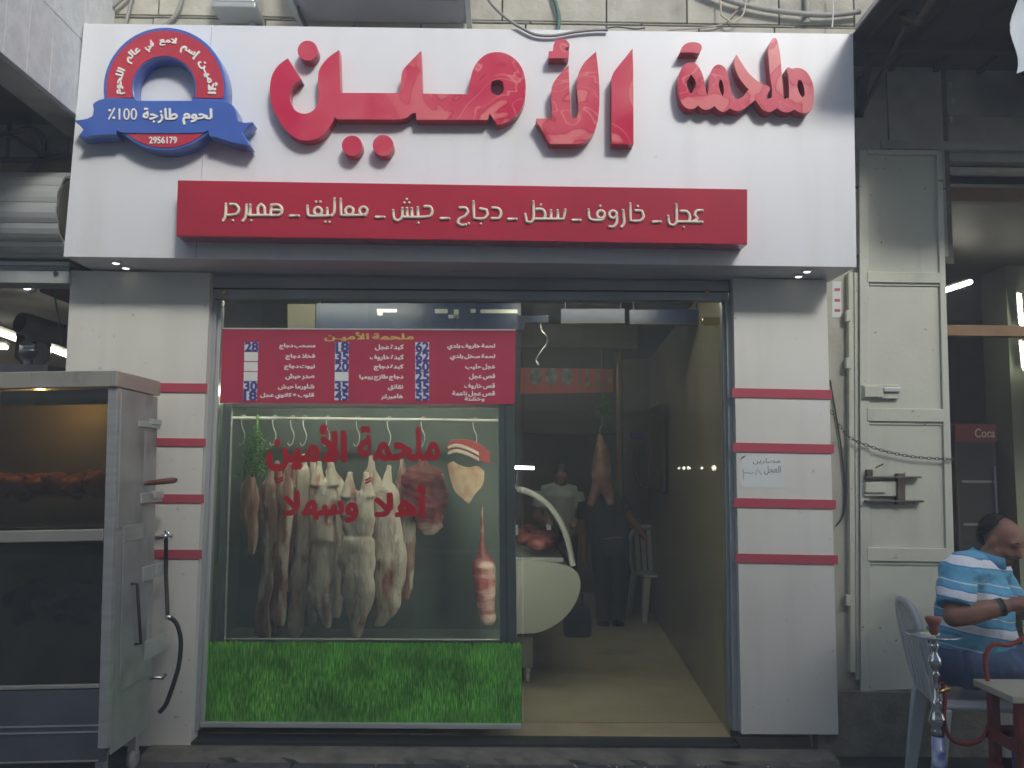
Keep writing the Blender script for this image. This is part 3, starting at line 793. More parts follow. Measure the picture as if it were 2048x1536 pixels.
slab([(1046, 602), (1449, 604), (1449, 649), (1046, 647)], 0.0, 0.010).build('transom_pane', M['door_glass'], sf)
ZP = region(1000, 600, 3.8396)
add('patch_fitting', fill_prism([ZP([(135, 118), (372, 118), (372, 172), (190, 172), (185, 228), (133, 228)])], 0.04, -0.018, 0.004), M['chrome'], dr)
add('patch_fitting', fill_prism([ZP(rect(1560, 132, 1690, 188))], 0.04, -0.018, 0.004), M['brass'], dr)
m = MB(); q = P(*ZP([(1664, 205)])[0], -0.008); m.rod(q + Vector((0, 0, .006)), q - Vector((0, 0, .006)), .003)
m.build('pivot_pin', M['brass'], dr)
q = P(1414, 584, -.055); m = MB().lathe([(.014, 0), (.014, -.012), (.008, -.016), (.001, -.016)], q, 14, 'y'); m.build('lock_knob', M['brass'], sf, True)
q = P(450, 585, -.055); m = MB().lathe([(.014, 0), (.014, -.012), (.008, -.016), (.001, -.016)], q, 14, 'y'); m.build('lock_knob', M['brass'], sf, True)

# printed grass sticker along the foot of the window (a flat print with a ragged top edge)
def grass_print():
    m = bpy.data.materials.new('grass_print'); m.use_nodes = True
    nt_ = m.node_tree; N = nt_.nodes; L = nt_.links; b = N['Principled BSDF']; b.inputs['Roughness'].default_value = 0.5
    tc = N.new('ShaderNodeTexCoord'); mp = N.new('ShaderNodeMapping'); mp.inputs['Scale'].default_value = (95, 1, 11)
    L.new(tc.outputs['Object'], mp.inputs[0])
    n1 = N.new('ShaderNodeTexNoise'); n1.inputs['Scale'].default_value = 1.6; n1.inputs['Detail'].default_value = 6; n1.inputs['Distortion'].default_value = 0.6
    L.new(mp.outputs[0], n1.inputs['Vector'])
    cr = N.new('ShaderNodeValToRGB'); e = cr.color_ramp.elements
    e[0].position = 0.32; e[0].color = (0.035, 0.16, 0.02, 1); e[1].position = 0.72; e[1].color = (0.32, 0.66, 0.13, 1)
    k = e.new(0.5); k.color = (0.085, 0.37, 0.035, 1)
    L.new(n1.outputs[0], cr.inputs[0])
    n2 = N.new('ShaderNodeTexNoise'); n2.inputs['Scale'].default_value = 5; n2.inputs['Detail'].default_value = 3
    L.new(tc.outputs['Object'], n2.inputs['Vector'])
    mr = N.new('ShaderNodeMapRange'); mr.inputs[1].default_value = 0.35; mr.inputs[2].default_value = 0.65; mr.inputs[3].default_value = 0.55; mr.inputs[4].default_value = 1.25
    L.new(n2.outputs[0], mr.inputs[0])
    hs = N.new('ShaderNodeHueSaturation'); L.new(cr.outputs[0], hs.inputs['Color']); L.new(mr.outputs[0], hs.inputs['Value'])
    L.new(hs.outputs[0], b.inputs['Base Color'])
    return m
top = []
xx = 413.0
while xx < 1042:
    wv = random.uniform(9, 12)
    base_y = 1286 + (xx - 413) / 630 * 3
    top += [(xx, base_y), (xx + wv * .3, base_y - random.uniform(3, 5)), (xx + wv * .6, base_y - random.uniform(4, 6)), (xx + wv * .9, base_y - .5)]
    xx += wv
gs = add('grass_sticker', fill_prism([top + [(1043, 1289), (1044, 1447), (405, 1444), (412, 1286)]], 0.0015, -0.006), grass_print())
tag(gs, 'wide printed sticker of bright green grass along the foot of the window', 'window sticker')

# price board
mb_ = thing('price_board', P(735, 808, -.01), 'dark red price board with white Arabic lines and blue prices stuck on the window', 'price board')
slab([(445, 658), (1031, 661), (1029, 808), (440, 806)], -0.0095, 0.006).build('board', pm('board_red', (0.46, 0.045, 0.085, 1), (0.42, 0.045, 0.085, 1), scale=4, rough=0.35), mb_)
slab([(445, 655.5), (1031, 658.5), (1031, 661), (445, 658)], -0.011, 0.0075).build('edge_trim', M['paper'], mb_)
Y1 = -0.0112
add('title', text_px('ملحمة الأميـن', (648, 664, 828, 683), Y1, 0.0016, 0.035, 3, 0.6), M['gold_txt'], mb_)
M1, M2 = region(420, 640, 6.4), region(720, 640, 6.4)
menu = [(M2, 'لحمة خاروف بلدي', 1115, 1730, 342), (M2, 'لحمة سخل بلدي', 1150, 1730, 475), (M2, 'عجل حليب', 1345, 1730, 600), (M2, 'قص عجل', 1395, 1730, 725), (M2, 'قص خاروف', 1335, 1728, 848), (M2, 'قص عجل ناعمة', 1180, 1728, 945), (M2, 'وخشنة', 1338, 1595, 1015),
        (M2, 'كبدة عجل', 190, 560, 352), (M2, 'كبدة خاروف', 125, 560, 482), (M2, 'كبدة دجاج', 175, 558, 607), (M2, 'دجاج طازج يوميا', -10, 555, 737), (M2, 'نقانق', 355, 552, 862), (M2, 'هامبرغر', 265, 550, 982),
        (M1, 'مسحب دجاج', 885, 1350, 337), (M1, 'فخاذ دجاج', 965, 1345, 472), (M1, 'نيوت دجاج', 948, 1343, 602), (M1, 'صدر حبش', 965, 1338, 727), (M1, 'شاورما حبش', 870, 1335, 857), (M1, 'قلوب + كلاوي عجل', 640, 1332, 972)]
for reg, s, a, b, yc in menu:
    hh = 40 if yc != 1015 else 34
    (x0, y0), (x1, y1) = reg([(a, yc - hh), (b, yc + hh)])
    add('price_line', text_px(s, (x0, y0, x1, y1), Y1, 0.0016, 0.04, 2, 0.55), M['white_txt'], mb_)
inkblue = pm('blue_marker', (0.05, 0.055, 0.25, 1), (0.06, 0.065, 0.3, 1), rough=0.5)
cols = [(M2, 795, 795, ['62', '62', '50', '25', '35', '55']), (M1, 1690, 1680, ['18', '35', '20', '', '35', '45']), (M1, 530, 512, ['28', '', '', '', '30', '18'])]
ysr = [342, 468, 596, 722, 846, 970]
for reg, xa, xb, vals in cols:
    for k, vv in enumerate(vals):
        xc = xa + (xb - xa) * k / 5
        (x0, y0), (x1, y1) = reg([(xc - 88, ysr[k] - 57), (xc + 88, ysr[k] + 57)])
        tg = slab(rect(x0, y0, x1, y1), -0.0108, 0.0011).build('price_tag', M['paper'], mb_)
        if vv: add('price', text_px(vv, (x0 + .5, y0 - 1.2, x1 + .5, y1 + 1.2), -0.0122, 0.001, 0.055, 3), inkblue, tg)

# painted red lettering on the glass
wt = thing('window_lettering', P(660, 1050, -.005), 'red Arabic words painted on the display window over the hanging meat', 'lettering')
ZW = region(440, 800, 3.0726)
redp = pm('red_window_paint', (0.42, 0.015, 0.025, 1), (0.36, 0.015, 0.025, 1), scale=10, rough=0.4)
for s, b in (('ملحمة', (845, 158, 1352, 378)), ('الأمين', (282, 148, 782, 440)), ('أهلا', (945, 525, 1272, 722)), ('وسهلا', (388, 555, 852, 756))):
    add('word', text_px(s, sum([list(ZW([b[:2]])[0]), list(ZW([b[2:]])[0])], []), -0.0062, 0.001, 0.045, 4), redp, wt)
for x, y in ((910, 495), (370, 490)):
    mm = MB()
    for d in (-9, 9):
        a, b = ZW([(x - 18, y + 9 + d), (x + 18, y - 9 + d)]); mm.tube([P(*a, -.0055), P(*b, -.0055)], 0.007, 6, (1, .12, 1))
    mm.build('vowel_mark', redp, wt)

# ================================================================== LEFT NEIGHBOUR
XB = P(168, 47, YS).x - 0.012          # side face of the balcony over the left shop
zb0 = P(140, 236, -0.34).z
bal = thing('stone_balcony', (XB - 0.9, -0.8, zb0), 'pale stone balcony jutting out over the left shop beside the white sign', 'balcony')
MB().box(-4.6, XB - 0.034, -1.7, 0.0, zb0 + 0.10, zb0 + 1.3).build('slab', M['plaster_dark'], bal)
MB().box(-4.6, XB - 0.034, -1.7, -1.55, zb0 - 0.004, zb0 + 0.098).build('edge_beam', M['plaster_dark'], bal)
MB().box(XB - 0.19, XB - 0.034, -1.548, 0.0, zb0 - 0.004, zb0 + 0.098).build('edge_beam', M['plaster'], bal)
zj = PX(150, 66, XB).z
ys = [-0.01, -0.34, PX(100, 150, XB).y, PX(52, 150, XB).y, -1.05, -1.38, -1.70]
for z0, z1 in ((zb0, zj), (zj, zb0 + 1.3)):
    for a, b in zip(ys[:-1], ys[1:]):
        MB().box(XB - 0.032, XB, b + 0.002, a - 0.002, z0 + 0.002, z1 - 0.002).build('facing_stone', M['balcony'], bal, bevel=0.002)
xs = -4.6
for x0 in (-4.6, -4.15, -3.7, -3.25, -2.8):
    MB().box(x0 + 0.002, min(x0 + .448, XB - 0.002), -1.732, -1.702, zb0 + 0.002, zb0 + 1.3).build('facing_stone', M['balcony'], bal, bevel=0.002)

# wall under the balcony with cables, roller shutter and lintel
XL = -1.95
lw = thing('left_shop_wall', (-3.4, 0.15, 2.4), 'dim plaster wall under the balcony above the left shop shutter', 'wall')
zl = P(60, 566, -0.02).z
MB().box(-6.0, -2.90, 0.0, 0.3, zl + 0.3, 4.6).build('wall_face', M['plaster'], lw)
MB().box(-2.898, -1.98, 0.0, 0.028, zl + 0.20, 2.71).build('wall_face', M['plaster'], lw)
MB().box(-2.898, -2.35, -0.03, -0.002, P(60, 352, -.03).z, P(60, 318, -.03).z).build('ledge', pm('ochre_plaster', (0.34, 0.29, 0.17, 1), (0.26, 0.22, 0.13, 1), rough=0.9, bump=0.3), lw)
cb = thing('cable_bundle', P(90, 285, -.05), 'thick dark cables looping on the wall under the balcony', 'cables')
for pts, r in (([(-40, 282), (10, 268), (60, 258), (82, 268), (88, 290), (80, 315), (62, 340), (48, 360)], .016), ([(-40, 262), (20, 272), (60, 292), (85, 306), (140, 312)], .012), ([(-40, 318), (60, 320), (140, 314)], .016)):
    MB().tube([P(a.x, a.y, -.05) for a in smooth_path(pts, 4)], r, 8).build('cable', M['cable_dark'], cb, True)

sh = thing('roller_shutter', P(30, 510, -0.1), 'rolled up grey slatted shutter drum over the left shop', 'shutter')
cz = P(60, 432, -0.16); rad = 0.225
xr = P(112, 430, -0.16 - rad).x
nsl = 13
for k in range(nsl):
    a0, a1 = 2 * math.pi * k / nsl + 0.2, 2 * math.pi * (k + 1) / nsl + 0.2
    pts = []
    for rr_ in (rad, rad - 0.014):
        for t in (0.015, 0.25, 0.5, 0.75, 0.985):
            a = a0 + (a1 - a0) * t
            pts.append((math.cos(a) * (rr_ + 0.012 * math.sin(t * math.pi)), math.sin(a) * (rr_ + 0.012 * math.sin(t * math.pi))))
    prof = pts[:5] + pts[5:][::-1]
    r0 = [Vector((-5.0, -0.16 + a, cz.z + b)) for a, b in prof]; r1 = [Vector((xr, -0.16 + a, cz.z + b)) for a, b in prof]
    MB().loft([r0[::-1], r1[::-1]]).build('slat', M['alu_light'], sh)
MB().lathe([(0.01, -2.9), (rad - 0.02, -2.9), (rad - 0.02, 0.0), (0.01, 0.0)], (xr, -0.16, cz.z), 24, 'x').build('drum', M['plaster_dark'], sh)
lb = thing('steel_lintel', P(60, 560, -.1), 'flat grey steel lintel with a groove over the left shop opening', 'lintel')
for (y0, y1, yy, mt) in ((513, 522, -.10, 'plaster'), (522, 531, -.13, 'alu_light'), (531, 541, -.11, 'alu'), (541, 566, -.14, 'alu_light')):
    a, b = P(60, y1, yy), P(60, y0, yy)
    MB().box(-5.0, P(139, 540, yy).x - .004, yy, 0.02, a.z + .001, b.z - .001).build('rail', M[mt], lb, bevel=.002)
q = P(112, 547, -.145); MB().lathe([(.013, 0), (.013, -.006), (.009, -.010), (.001, -.010)], q, 12, 'y').build('bolt', M['cable_dark'], lb)

# left shop room
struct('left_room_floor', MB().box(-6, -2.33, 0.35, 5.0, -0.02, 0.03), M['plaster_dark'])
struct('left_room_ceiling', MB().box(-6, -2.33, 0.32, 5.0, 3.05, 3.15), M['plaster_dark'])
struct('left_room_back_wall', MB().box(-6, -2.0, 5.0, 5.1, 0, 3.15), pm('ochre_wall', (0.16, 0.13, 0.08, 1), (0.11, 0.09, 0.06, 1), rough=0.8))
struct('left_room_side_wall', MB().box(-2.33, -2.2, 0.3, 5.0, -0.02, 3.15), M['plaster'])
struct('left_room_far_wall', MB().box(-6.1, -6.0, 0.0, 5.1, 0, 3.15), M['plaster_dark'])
rb = MB()
a, b = PZ(80, 574, 2.9), PZ(150, 604, 2.9)
rb.hexa([Vector((a.x, a.y, 2.86)), Vector((b.x, b.y, 2.86)), Vector((b.x, b.y, 2.98)), Vector((a.x, a.y, 2.98)), Vector((a.x, a.y + .05, 2.86)), Vector((b.x, b.y + .05, 2.86)), Vector((b.x, b.y + .05, 2.98)), Vector((a.x, a.y + .05, 2.98))])
tag(rb.build('red_trim', M['stripe']), 'thin red board running under the ceiling of the left shop', 'board')
sl = thing('spot_lamp', P(61, 574, .12), 'small round white spot lamp shining under the left lintel', 'lamp')
q = P(61, 574, .12)
MB().lathe([(.001, -.03), (.028, -.03), (.040, -.012), (.043, .0), (.030, .012)], q, 16, 'y').build('housing', M['white_enamel'], sl, True)
MB().ball(q + Vector((0, -.034, 0)), .030, .012, .022, 14, 8).build('lens', M['spot'], sl, True)
MB().rod(q + Vector((0, .02, 0)), q + Vector((0, .02, .35)), .008).build('stem', M['dark_metal'], sl)
fd = thing('flue_duct', P(45, 640, .9), 'round sheet metal flue duct with a dark open end inside the left shop', 'duct')
q = P(40, 645, .9); rr_ = 22 / F_PX * 5.7
d = Vector((.55, 1.0, -.15)).normalized()
MB().tube([q, q + d * .02, q + d * 1.1], [rr_, rr_ * 1.03, rr_ * 1.03], 20).build('pipe', M['steel_dull'], fd, True)
MB().tube([q - d * .006, q - d * .001], [rr_ * .93, rr_ * .93], 20).build('mouth_shade', M['black'], fd)  # black disc painting the shade inside the pipe mouth
q = P(66, 706, 1.1)
MB().lathe([(.11, 0), (.11, -.20), (.075, -.23), (.07, -.34)], q + Vector((0, 0, .16)), 20).build('collar', M['chrome'], fd, True)
tl = 0
for k, (a, b, Y, lbl) in enumerate((((-30, 655), (45, 682), 2.6, 'slanting lit fluorescent tube nearest the frame edge in the left shop'), ((100, 697), (134, 710), 3.2, 'short lit fluorescent tube next to the white column in the left shop'), ((-30, 690), (13, 695), 4.2, 'faint lit fluorescent tube low at the frame edge in the left shop'))):
    t = thing('fluorescent_lamp', P(*a, Y), lbl, 'lamp', 'tubes in the left shop')
    p0, p1 = P(*a, Y), P(*b, Y + .3)
    MB().tube([p0, p1], .022, 10).build('tube', M['tube'], t, True)
    u = Vector((0, 0.03, .035)); MB().hexa([p0 + Vector((0, 0, .025)), p1 + Vector((0, 0, .025)), p1 + Vector((0, 0, .06)), p0 + Vector((0, 0, .06)), p0 + Vector((0, .06, .025)), p1 + Vector((0, .06, .025)), p1 + Vector((0, .06, .06)), p0 + Vector((0, .06, .06))]).build('batten', M['white_enamel'], t)
wr = MB().tube([P(a.x, a.y, .5) for a in smooth_path([(110, 575), (112, 610), (118, 640), (124, 690)], 4)], .006, 6).build('hanging_wire', M['cable_grey'], None, True)
tag(wr, 'thin pale wire hanging down inside the left shop by the column', 'wire')
a, b = P(0, 728, .6), P(95, 746, .6)
tag(MB().box(-4.2, b.x, .6, .9, b.z, a.z).build('white_shelf', M['white_enamel']), 'white shelf edge just above the oven top in the left shop', 'shelf')

# ================================================================== ROTISSERIE OVEN
YF = -0.80
XR = P(236, 745, YF).x
YK = PX(318, 757, XR).y
zt, zb = P(200, 741, YF).z, 0.13
XO = XR - 1.25
def zy(py, px=150): return P(px, py, YF).z
ov = thing('rotisserie_oven', ((XO + XR) / 2, (YF + YK) / 2, 0), 'tall stainless rotisserie oven with two glass doors and roast chickens', 'oven')
sd_ = M['steel_dull']; stl = M['steel']
def ob(x0, x1, y0, y1, z0, z1, nm, mt=None, pr=None, bevel=.004): return MB().box(x0, x1, y0, y1, z0, z1).build(nm, mt or stl, pr or ov, bevel=bevel)
capm = pm('warm_lit_steel', (0.55, 0.53, 0.44, 1), (0.47, 0.45, 0.36, 1), scale=3, rough=0.4, metal=0.5, c3=(0.25, 0.20, 0.12, 1), scale3=6, lo3=.6)  # stained stainless steel with the yellowish shop light put into its colour
cap = ob(XO - .02, XR + .006, YF - .02, YK + .01, zy(773), zt, 'top_cap', capm)
for xx in (235, 180, 130, 60):
    q = P(xx * .95, 760, YF - .021).x; MB().box(q, q + .002, YF - .0225, YF - .0195, zy(771), zt - .004).build('seam', sd_, cap)
ob(XR - .045, XR, YF, YF + .04, zb + .1, zy(774), 'corner_post')
ob(XO, XO + .045, YF, YF + .04, zb + .1, zy(774), 'corner_post')
ob(XO + .046, XR - .046, YF - .004, YF + .035, zy(1081), zy(1057), 'middle_rail', capm)
ob(XO + .046, XR - .046, YF - .002, YF + .035, zy(1376), zy(1367), 'lower_rail', capm)
lowp = ob(XO + .01, XR - .012, YF + .004, YF + .03, zb + .04, zy(1378), 'lower_panel', pm('oven_dark_panel', (0.16, 0.17, 0.19, 1), (0.12, 0.13, 0.14, 1), rough=.4, metal=.4))
for yy in (1450, 1463, 1521):
    ob(XO + .03, XR - .04, YF - .001, YF + .0035, zy(yy + 1.5), zy(yy - 1.5), 'panel_trim', stl, lowp, 0)
for z0, z1 in ((zy(1056), zy(775)), (zy(1366), zy(1083))):
    ob(XO + .047, XR - .047, YF + .008, YF + .014, z0 + .002, z1 - .002, 'glass_door', M['oven_glass'], None, 0)
# inner vertical divider of the upper glass, seen through it
ob(XR - .047 - .83 * .62, XR - .047 - .83 * .62 + .012, YF + .003, YF + .0075, zy(1366) + .01, zy(775) - .005, 'glass_stile', stl)
ins = pm('oven_inside', (0.34, 0.31, 0.22, 1), (0.22, 0.20, 0.14, 1), scale=3, rough=.5, metal=.3, c3=(.18, .13, .05, 1), scale3=2)
ob(XO + .02, XR - .02, YK - .03, YK - .012, zb + .2, zy(780), 'back_panel', ins)
ob(XO + .004, XO + .02, YF + .045, YK - .012, zb + .1, zy(780), 'side_panel', ins)
ob(XO + .02, XR - .02, YF + .04, YK - .031, zy(1090), zy(1052), 'drip_shelf', ins)
ob(XO + .02, XR - .02, YF + .04, YK - .031, zb + .14, zb + .2, 'bottom_tray', ins)
# right side: one sheet split by joints, doors of the service side, hinges
ob(XR - .018, XR - .002, YF + .041, YK, zb + .06, zy(776), 'side_panel', sd_)
def side(px0, py0, px1, py1, out, nm, mt, bevel=.003, pr=None):
    a, b = PX(px0, py0, XR), PX(px1, py1, XR)
    y0, y1 = sorted((a.y, b.y)); z0, z1 = sorted((a.z, b.z))
    return MB().box(XR - .0015, XR + out, y0, y1, z0, z1).build(nm, mt, pr or ov, bevel=bevel)
side(240, 778, 274, 1050, .006, 'side_door', sd_)
side(236, 1082, 272, 1355, .006, 'side_door', sd_)
side(236, 1052, 274, 1078, .010, 'side_rail', stl)
for y in (842, 987, 1135, 1283):
    h_ = side(272, y, 313, y + 16, .014, 'hinge', M['alu_light'])
    side(296, y - 4, 313, y + 9, .022, 'hinge_block', M['alu_light'], .003, h_)
# wooden grip on its spindle
a = PX(283, 967, XR)
hm = MB().tube([a + Vector((0, 0, 0)), a + Vector((.05, -.005, 0))], .007, 8).build('handle_spindle', M['chrome'], ov)
gp = P(283, 967, a.y - .02); gq = P(348, 962, a.y - .02)
MB().tube([gp, gp.lerp(gq, .12), gp.lerp(gq, .5), gp.lerp(gq, .88), gq], [.010, .013, .015, .016, .009], 10).build('wooden_grip', M['wood'], hm, True)
# pull bar of the lower side door
a, b = PX(248, 1168, XR), PX(252, 1288, XR)
MB().tube([a, a + Vector((.035, 0, 0)), b + Vector((.035, 0, 0)), b], .008, 8).build('pull_bar', M['dark_metal'], ov, True)
# gas valve, pipe and hose at the rear corner
yk = YK + .03
gv = MB()
a = P(322, 1073, yk); gv.tube([P(292, 1078, yk), a], .012, 8); gv.ball(a, .016); gv.lathe([(.03, -.02), (.03, .0), (.02, .01)], P(298, 1070, yk), 12, 'x')
gv.tube([P(322, 1062, yk), P(336, 1075, yk)], .010, 8)
gv.build('gas_valve', M['chrome'], ov, True)
MB().tube([P(323, 1078, yk), P(321, 1150, yk), P(322, 1232, yk)], .011, 8).build('gas_pipe', M['dark_metal'], ov, True)
MB().lathe([(.016, 0), (.018, .012), (.016, .024)], P(324, 1240, yk), 10).build('hose_clamp', M['chrome'], ov, True)
MB().tube([P(a.x, a.y, yk) for a in smooth_path([(325, 1234), (340, 1250), (347, 1285), (342, 1330), (333, 1360), (322, 1390), (312, 1412), (300, 1425)], 4)], .012, 8).build('gas_hose', M['black'], ov, True)
MB().tube([PX(282, 1355, XR), P(308, 1357, YK + .01), P(316, 1348, YK + .01)], .010, 8).build('drain_tap', M['chrome'], ov, True)
# casters
for x, y in ((XR - .06, YK - .06), (XR - .06, YF + .08), (XO + .06, YK - .06), (XO + .06, YF + .08)):
    c = MB().lathe([(.02, -.015), (.05, -.015), (.05, .015), (.02, .015)], (x, y, .05), 16, 'x').build('caster', pm('grey_wheel', (.35, .34, .31, 1), rough=.5), ov, True)
    MB().box(x - .02, x + .02, y - .02, y + .02, .075, zb + .062).build('caster_fork', stl, c)
# warm bulb inside the upper chamber
q = P(80, 792, -.66)
ob(XO + .05, XR - .05, YF + .03, YF + .036, zy(806), zy(776), 'lamp_valance', sd_, None, 0)
bl = MB().ball(q, .012, .012, .014, 12, 8).build('oven_bulb', emit('warm_bulb', (1.0, .62, .22, 1), 130.0), ov, True)
MB().lathe([(.010, .012), (.012, .016), (.012, .022)], q, 12).build('bulb_socket', M['dark_metal'], bl)
MB().rod(q + Vector((0, 0, .02)), Vector((q.x, q.y, zy(774) + .01)), .008).build('bulb_stem', M['dark_metal'], bl)
# spits with chickens
chm = pm('roast_skin', (0.52, 0.19, 0.05, 1), (0.26, 0.08, 0.02, 1), scale=14, rough=.35, bump=.5, bscale=30, c3=(.45, .17, .04, 1), scale3=8)
zs = P(140, 965, -.55).z
for yy in (-.55, -.46):
    ob(XO + .02, XR - .02, yy - .005, yy + .005, zs - .005, zs + .005, 'spit_rod', M['chrome'], None, 0)
def chicken():
    m = MB()
    m.ball((0, 0, 0), .078, .062, .058, 12, 8)
    m.ball((.02, -.02, -.006), .055, .055, .05, 10, 7)
    for s in (-1, 1):
        m.tube([(.03, s * .045, .0), (.075, s * .060, -.018), (.100, s * .040, -.012), (.128, s * .036, -.006)], [.030, .033, .022, .010], 8)
        m.tube([(-.035, s * .055, .01), (-.005, s * .078, -.01), (-.045, s * .070, -.022)], [.016, .015, .009], 7)
    m.tube([(-.07, 0, .01), (-.10, 0, .012)], [.028, .016], 8)
    me = m.me()
    return evaluated(me, [('REMESH', dict(mode='VOXEL', voxel_size=.008)), ('SMOOTH', dict(factor=.5, iterations=3))])
cme = chicken()
cme.materials.append(chm)
cme.polygons.foreach_set('use_smooth', [True] * len(cme.polygons))
pxs = [-20, 22, 62, 100, 140, 180, 214]
names = ['seventh', 'sixth', 'fifth', 'fourth', 'third', 'second', 'first']
for k, px in enumerate(pxs):
    o = bpy.data.objects.new('roast_chicken', cme)
    COL.objects.link(o)
    p = P(px, 966, -.60)
    o.location = (p.x, -.55, zs); o.rotation_euler = (random.uniform(-1, 1), random.uniform(-.35, .35), math.pi / 2 + random.uniform(-.4, .4))
    o.scale = [random.uniform(.92, 1.08)] * 3
    tag(o, '%s browned chicken on the spit counted from the right in the oven' % names[k], 'roast chicken', 'chickens on the spit')
# the side tray with dark charred bits low in the oven
char = MB()
for k in range(26):
    px = random.uniform(20, 215); yy = random.uniform(1165, 1230); p = P(px, yy, -.5)
    char.ball((p.x, -.5 + random.uniform(-.08, .08), p.z), random.uniform(.03, .06), random.uniform(.03, .05), random.uniform(.03, .05), 8, 6)
cm = evaluated(char.me(), [('REMESH', dict(mode='VOXEL', voxel_size=.012)), ('SMOOTH', dict(factor=.5, iterations=2))])
add('charred_rack', cm, pm('charred', (.05, .035, .02, 1), (.02, .016, .01, 1), scale=12, rough=.7, bump=.5), ov, True)

# the oven leans a little on the uneven pavement
TILT = R(-1.6); piv = Vector((0, 0, zt))
def lean(p):
    d = Vector(p) - Vector((XR, 0, zt)); c_, s_ = math.cos(TILT), math.sin(TILT)
    return Vector((XR + d.x * c_ + d.z * s_, p[1], zt - d.x * s_ + d.z * c_))
ov.location = lean(ov.location); ov.rotation_euler.y = TILT
for o in [o for o in COL.objects if o.name.startswith('roast_chicken')]: o.location = lean(o.location)
# ================================================================== RIGHT NEIGHBOUR
YD = -0.03
dl = thing('metal_door_leaf', P(1800, 1380, YD), 'pale green painted steel door leaf folded open beside the shop', 'door')
paint = M['door_paint']
slab([(1722, 302), (1880, 306), (1914, 1374), (1722, 1382)], YD + .012, .012).build('sheet', paint, dl)
def dslab(px, nm, o=.0): return slab(px, YD - o, .0118 + o).build(nm, paint, dl, bevel=.003)
dslab([(1719, 299), (1737, 299), (1741, 1383), (1722, 1384)], 'stile')
dslab([(1874, 304), (1884, 304), (1917, 1376), (1899, 1376)], 'stile', .003)
for y0, y1, xr0 in ((299, 308, 1876), (543, 564, 1880), (816, 842, 1888), (1095, 1122, 1897)):
    dslab([(1735, y0), (xr0, y0 + 2), (xr0 + 1, y1 + 2), (1735, y1)], 'rail', .004)
    if y0 > 300: slab([(1739, y1 + 4), (xr0, y1 + 6), (xr0, y1 + 8), (1739, y1 + 6.5)], YD + .004, .008).build('bead', paint, dl)
# latches
ZL = region(1440, 540, 3.072)
def latch(b, nm, parent, mt=paint, out=.02, bv=.003): return slab(ZL(rect(*b)), YD - out, out + .011).build(nm, mt, parent, bevel=bv)
lt = latch((878, 705, 1105, 790), 'latch_plate', dl, paint, .014)
latch((890, 712, 1005, 780), 'latch_case', lt, paint, .026)
latch((1010, 722, 1112, 748), 'latch_bolt', lt, M['alu_light'], .03)
lt = latch((890, 1300, 1105, 1390), 'latch_plate', dl, paint, .014)
latch((895, 1308, 1020, 1368), 'latch_case', lt, paint, .026)
rust = pm('rusty_steel', (.16, .15, .13, 1), (.10, .08, .06, 1), scale=20, rough=.7, metal=.4, bump=.4)
for b in ((900, 1268, 1240, 1280), (900, 1416, 1255, 1428)): latch(b, 'bolt_rod', lt, rust, .034, .002)
latch((1092, 1250, 1140, 1440), 'bolt_bracket', lt, rust, .03)
latch((905, 1225, 940, 1290), 'bolt_bracket', lt, rust, .03)
a, b = ZL([(955, 1215), (1003, 1192)]); MB().tube([P(*a, YD - .02), P(*b, YD - .045)], .005, 6).build('key', M['brass'], lt)
# jamb of the doorway between pier and leaf
jb = thing('door_jamb', P(1706, 1345, -.005), 'narrow pale painted steel jamb left of the folded door leaf', 'door frame')
slab([(1697, 545), (1707, 545), (1712, 1345), (1701, 1345)], -.02, .038).build('inner_strip', paint, jb, bevel=.003)
slab([(1708.5, 545), (1718, 545), (1720.5, 1360), (1713, 1360)], -.012, .030).build('outer_strip', paint, jb, bevel=.003)
for yy in (620, 715, 1190): slab(rect(1693, yy, 1703, yy + 22), -.028, .03).build('hinge_pin', paint, jb, bevel=.002)
# chain of links
ch = thing('steel_chain', P(1790, 920, -.05), 'thin steel chain sagging across the pale door leaf', 'chain')
path = smooth_path([(1664, 825), (1680, 852), (1700, 875), (1740, 893), (1785, 906), (1830, 914), (1870, 917), (1910, 919)], 10)
pts = [P(a.x, a.y, -.052) for a in path]
dist = [0]
for a, b in zip(pts[:-1], pts[1:]): dist.append(dist[-1] + (b - a).length)
def at_len(d):
    for i in range(len(pts) - 1):
        if dist[i + 1] >= d: return pts[i].lerp(pts[i + 1], (d - dist[i]) / (dist[i + 1] - dist[i])), (pts[i + 1] - pts[i]).normalized()
    return pts[-1], (pts[-1] - pts[-2]).normalized()
link_me = None
step = .0225; k = 0
while k * step < dist[-1]:
    c, t = at_len(k * step)
    if link_me is None:
        lp = []
        for j in range(13):
            a = 2 * math.pi * j / 12
            lp.append((.013 * math.cos(a) * (1.15 if abs(math.cos(a)) > .5 else 1), .0075 * math.sin(a), 0))
        m = MB().tube(lp, .0022, 5, None, False); link_me = m.me('chain_link'); link_me.materials.append(rust)
    o = bpy.data.objects.new('chain_link', link_me); COL.objects.link(o)
    place(o, c, ch)
    o.rotation_mode = 'QUATERNION'
    q = t.to_track_quat('X', 'Z')
    o.rotation_quaternion = q @ Quaternion((1, 0, 0), R(25 if k % 2 else 115))
    k += 1
# loop of dark cable down the pier
cw = MB().tube([P(a.x, a.y, .008) for a in smooth_path([(1660, 760), (1672, 830), (1683, 900), (1690, 980), (1686, 1030), (1672, 1052)], 4)], .005, 6).build('wall_cable', M['cable_dark'], None, True)
tag(cw, 'thin dark cable hanging down the grey pier behind the chain', 'cable')

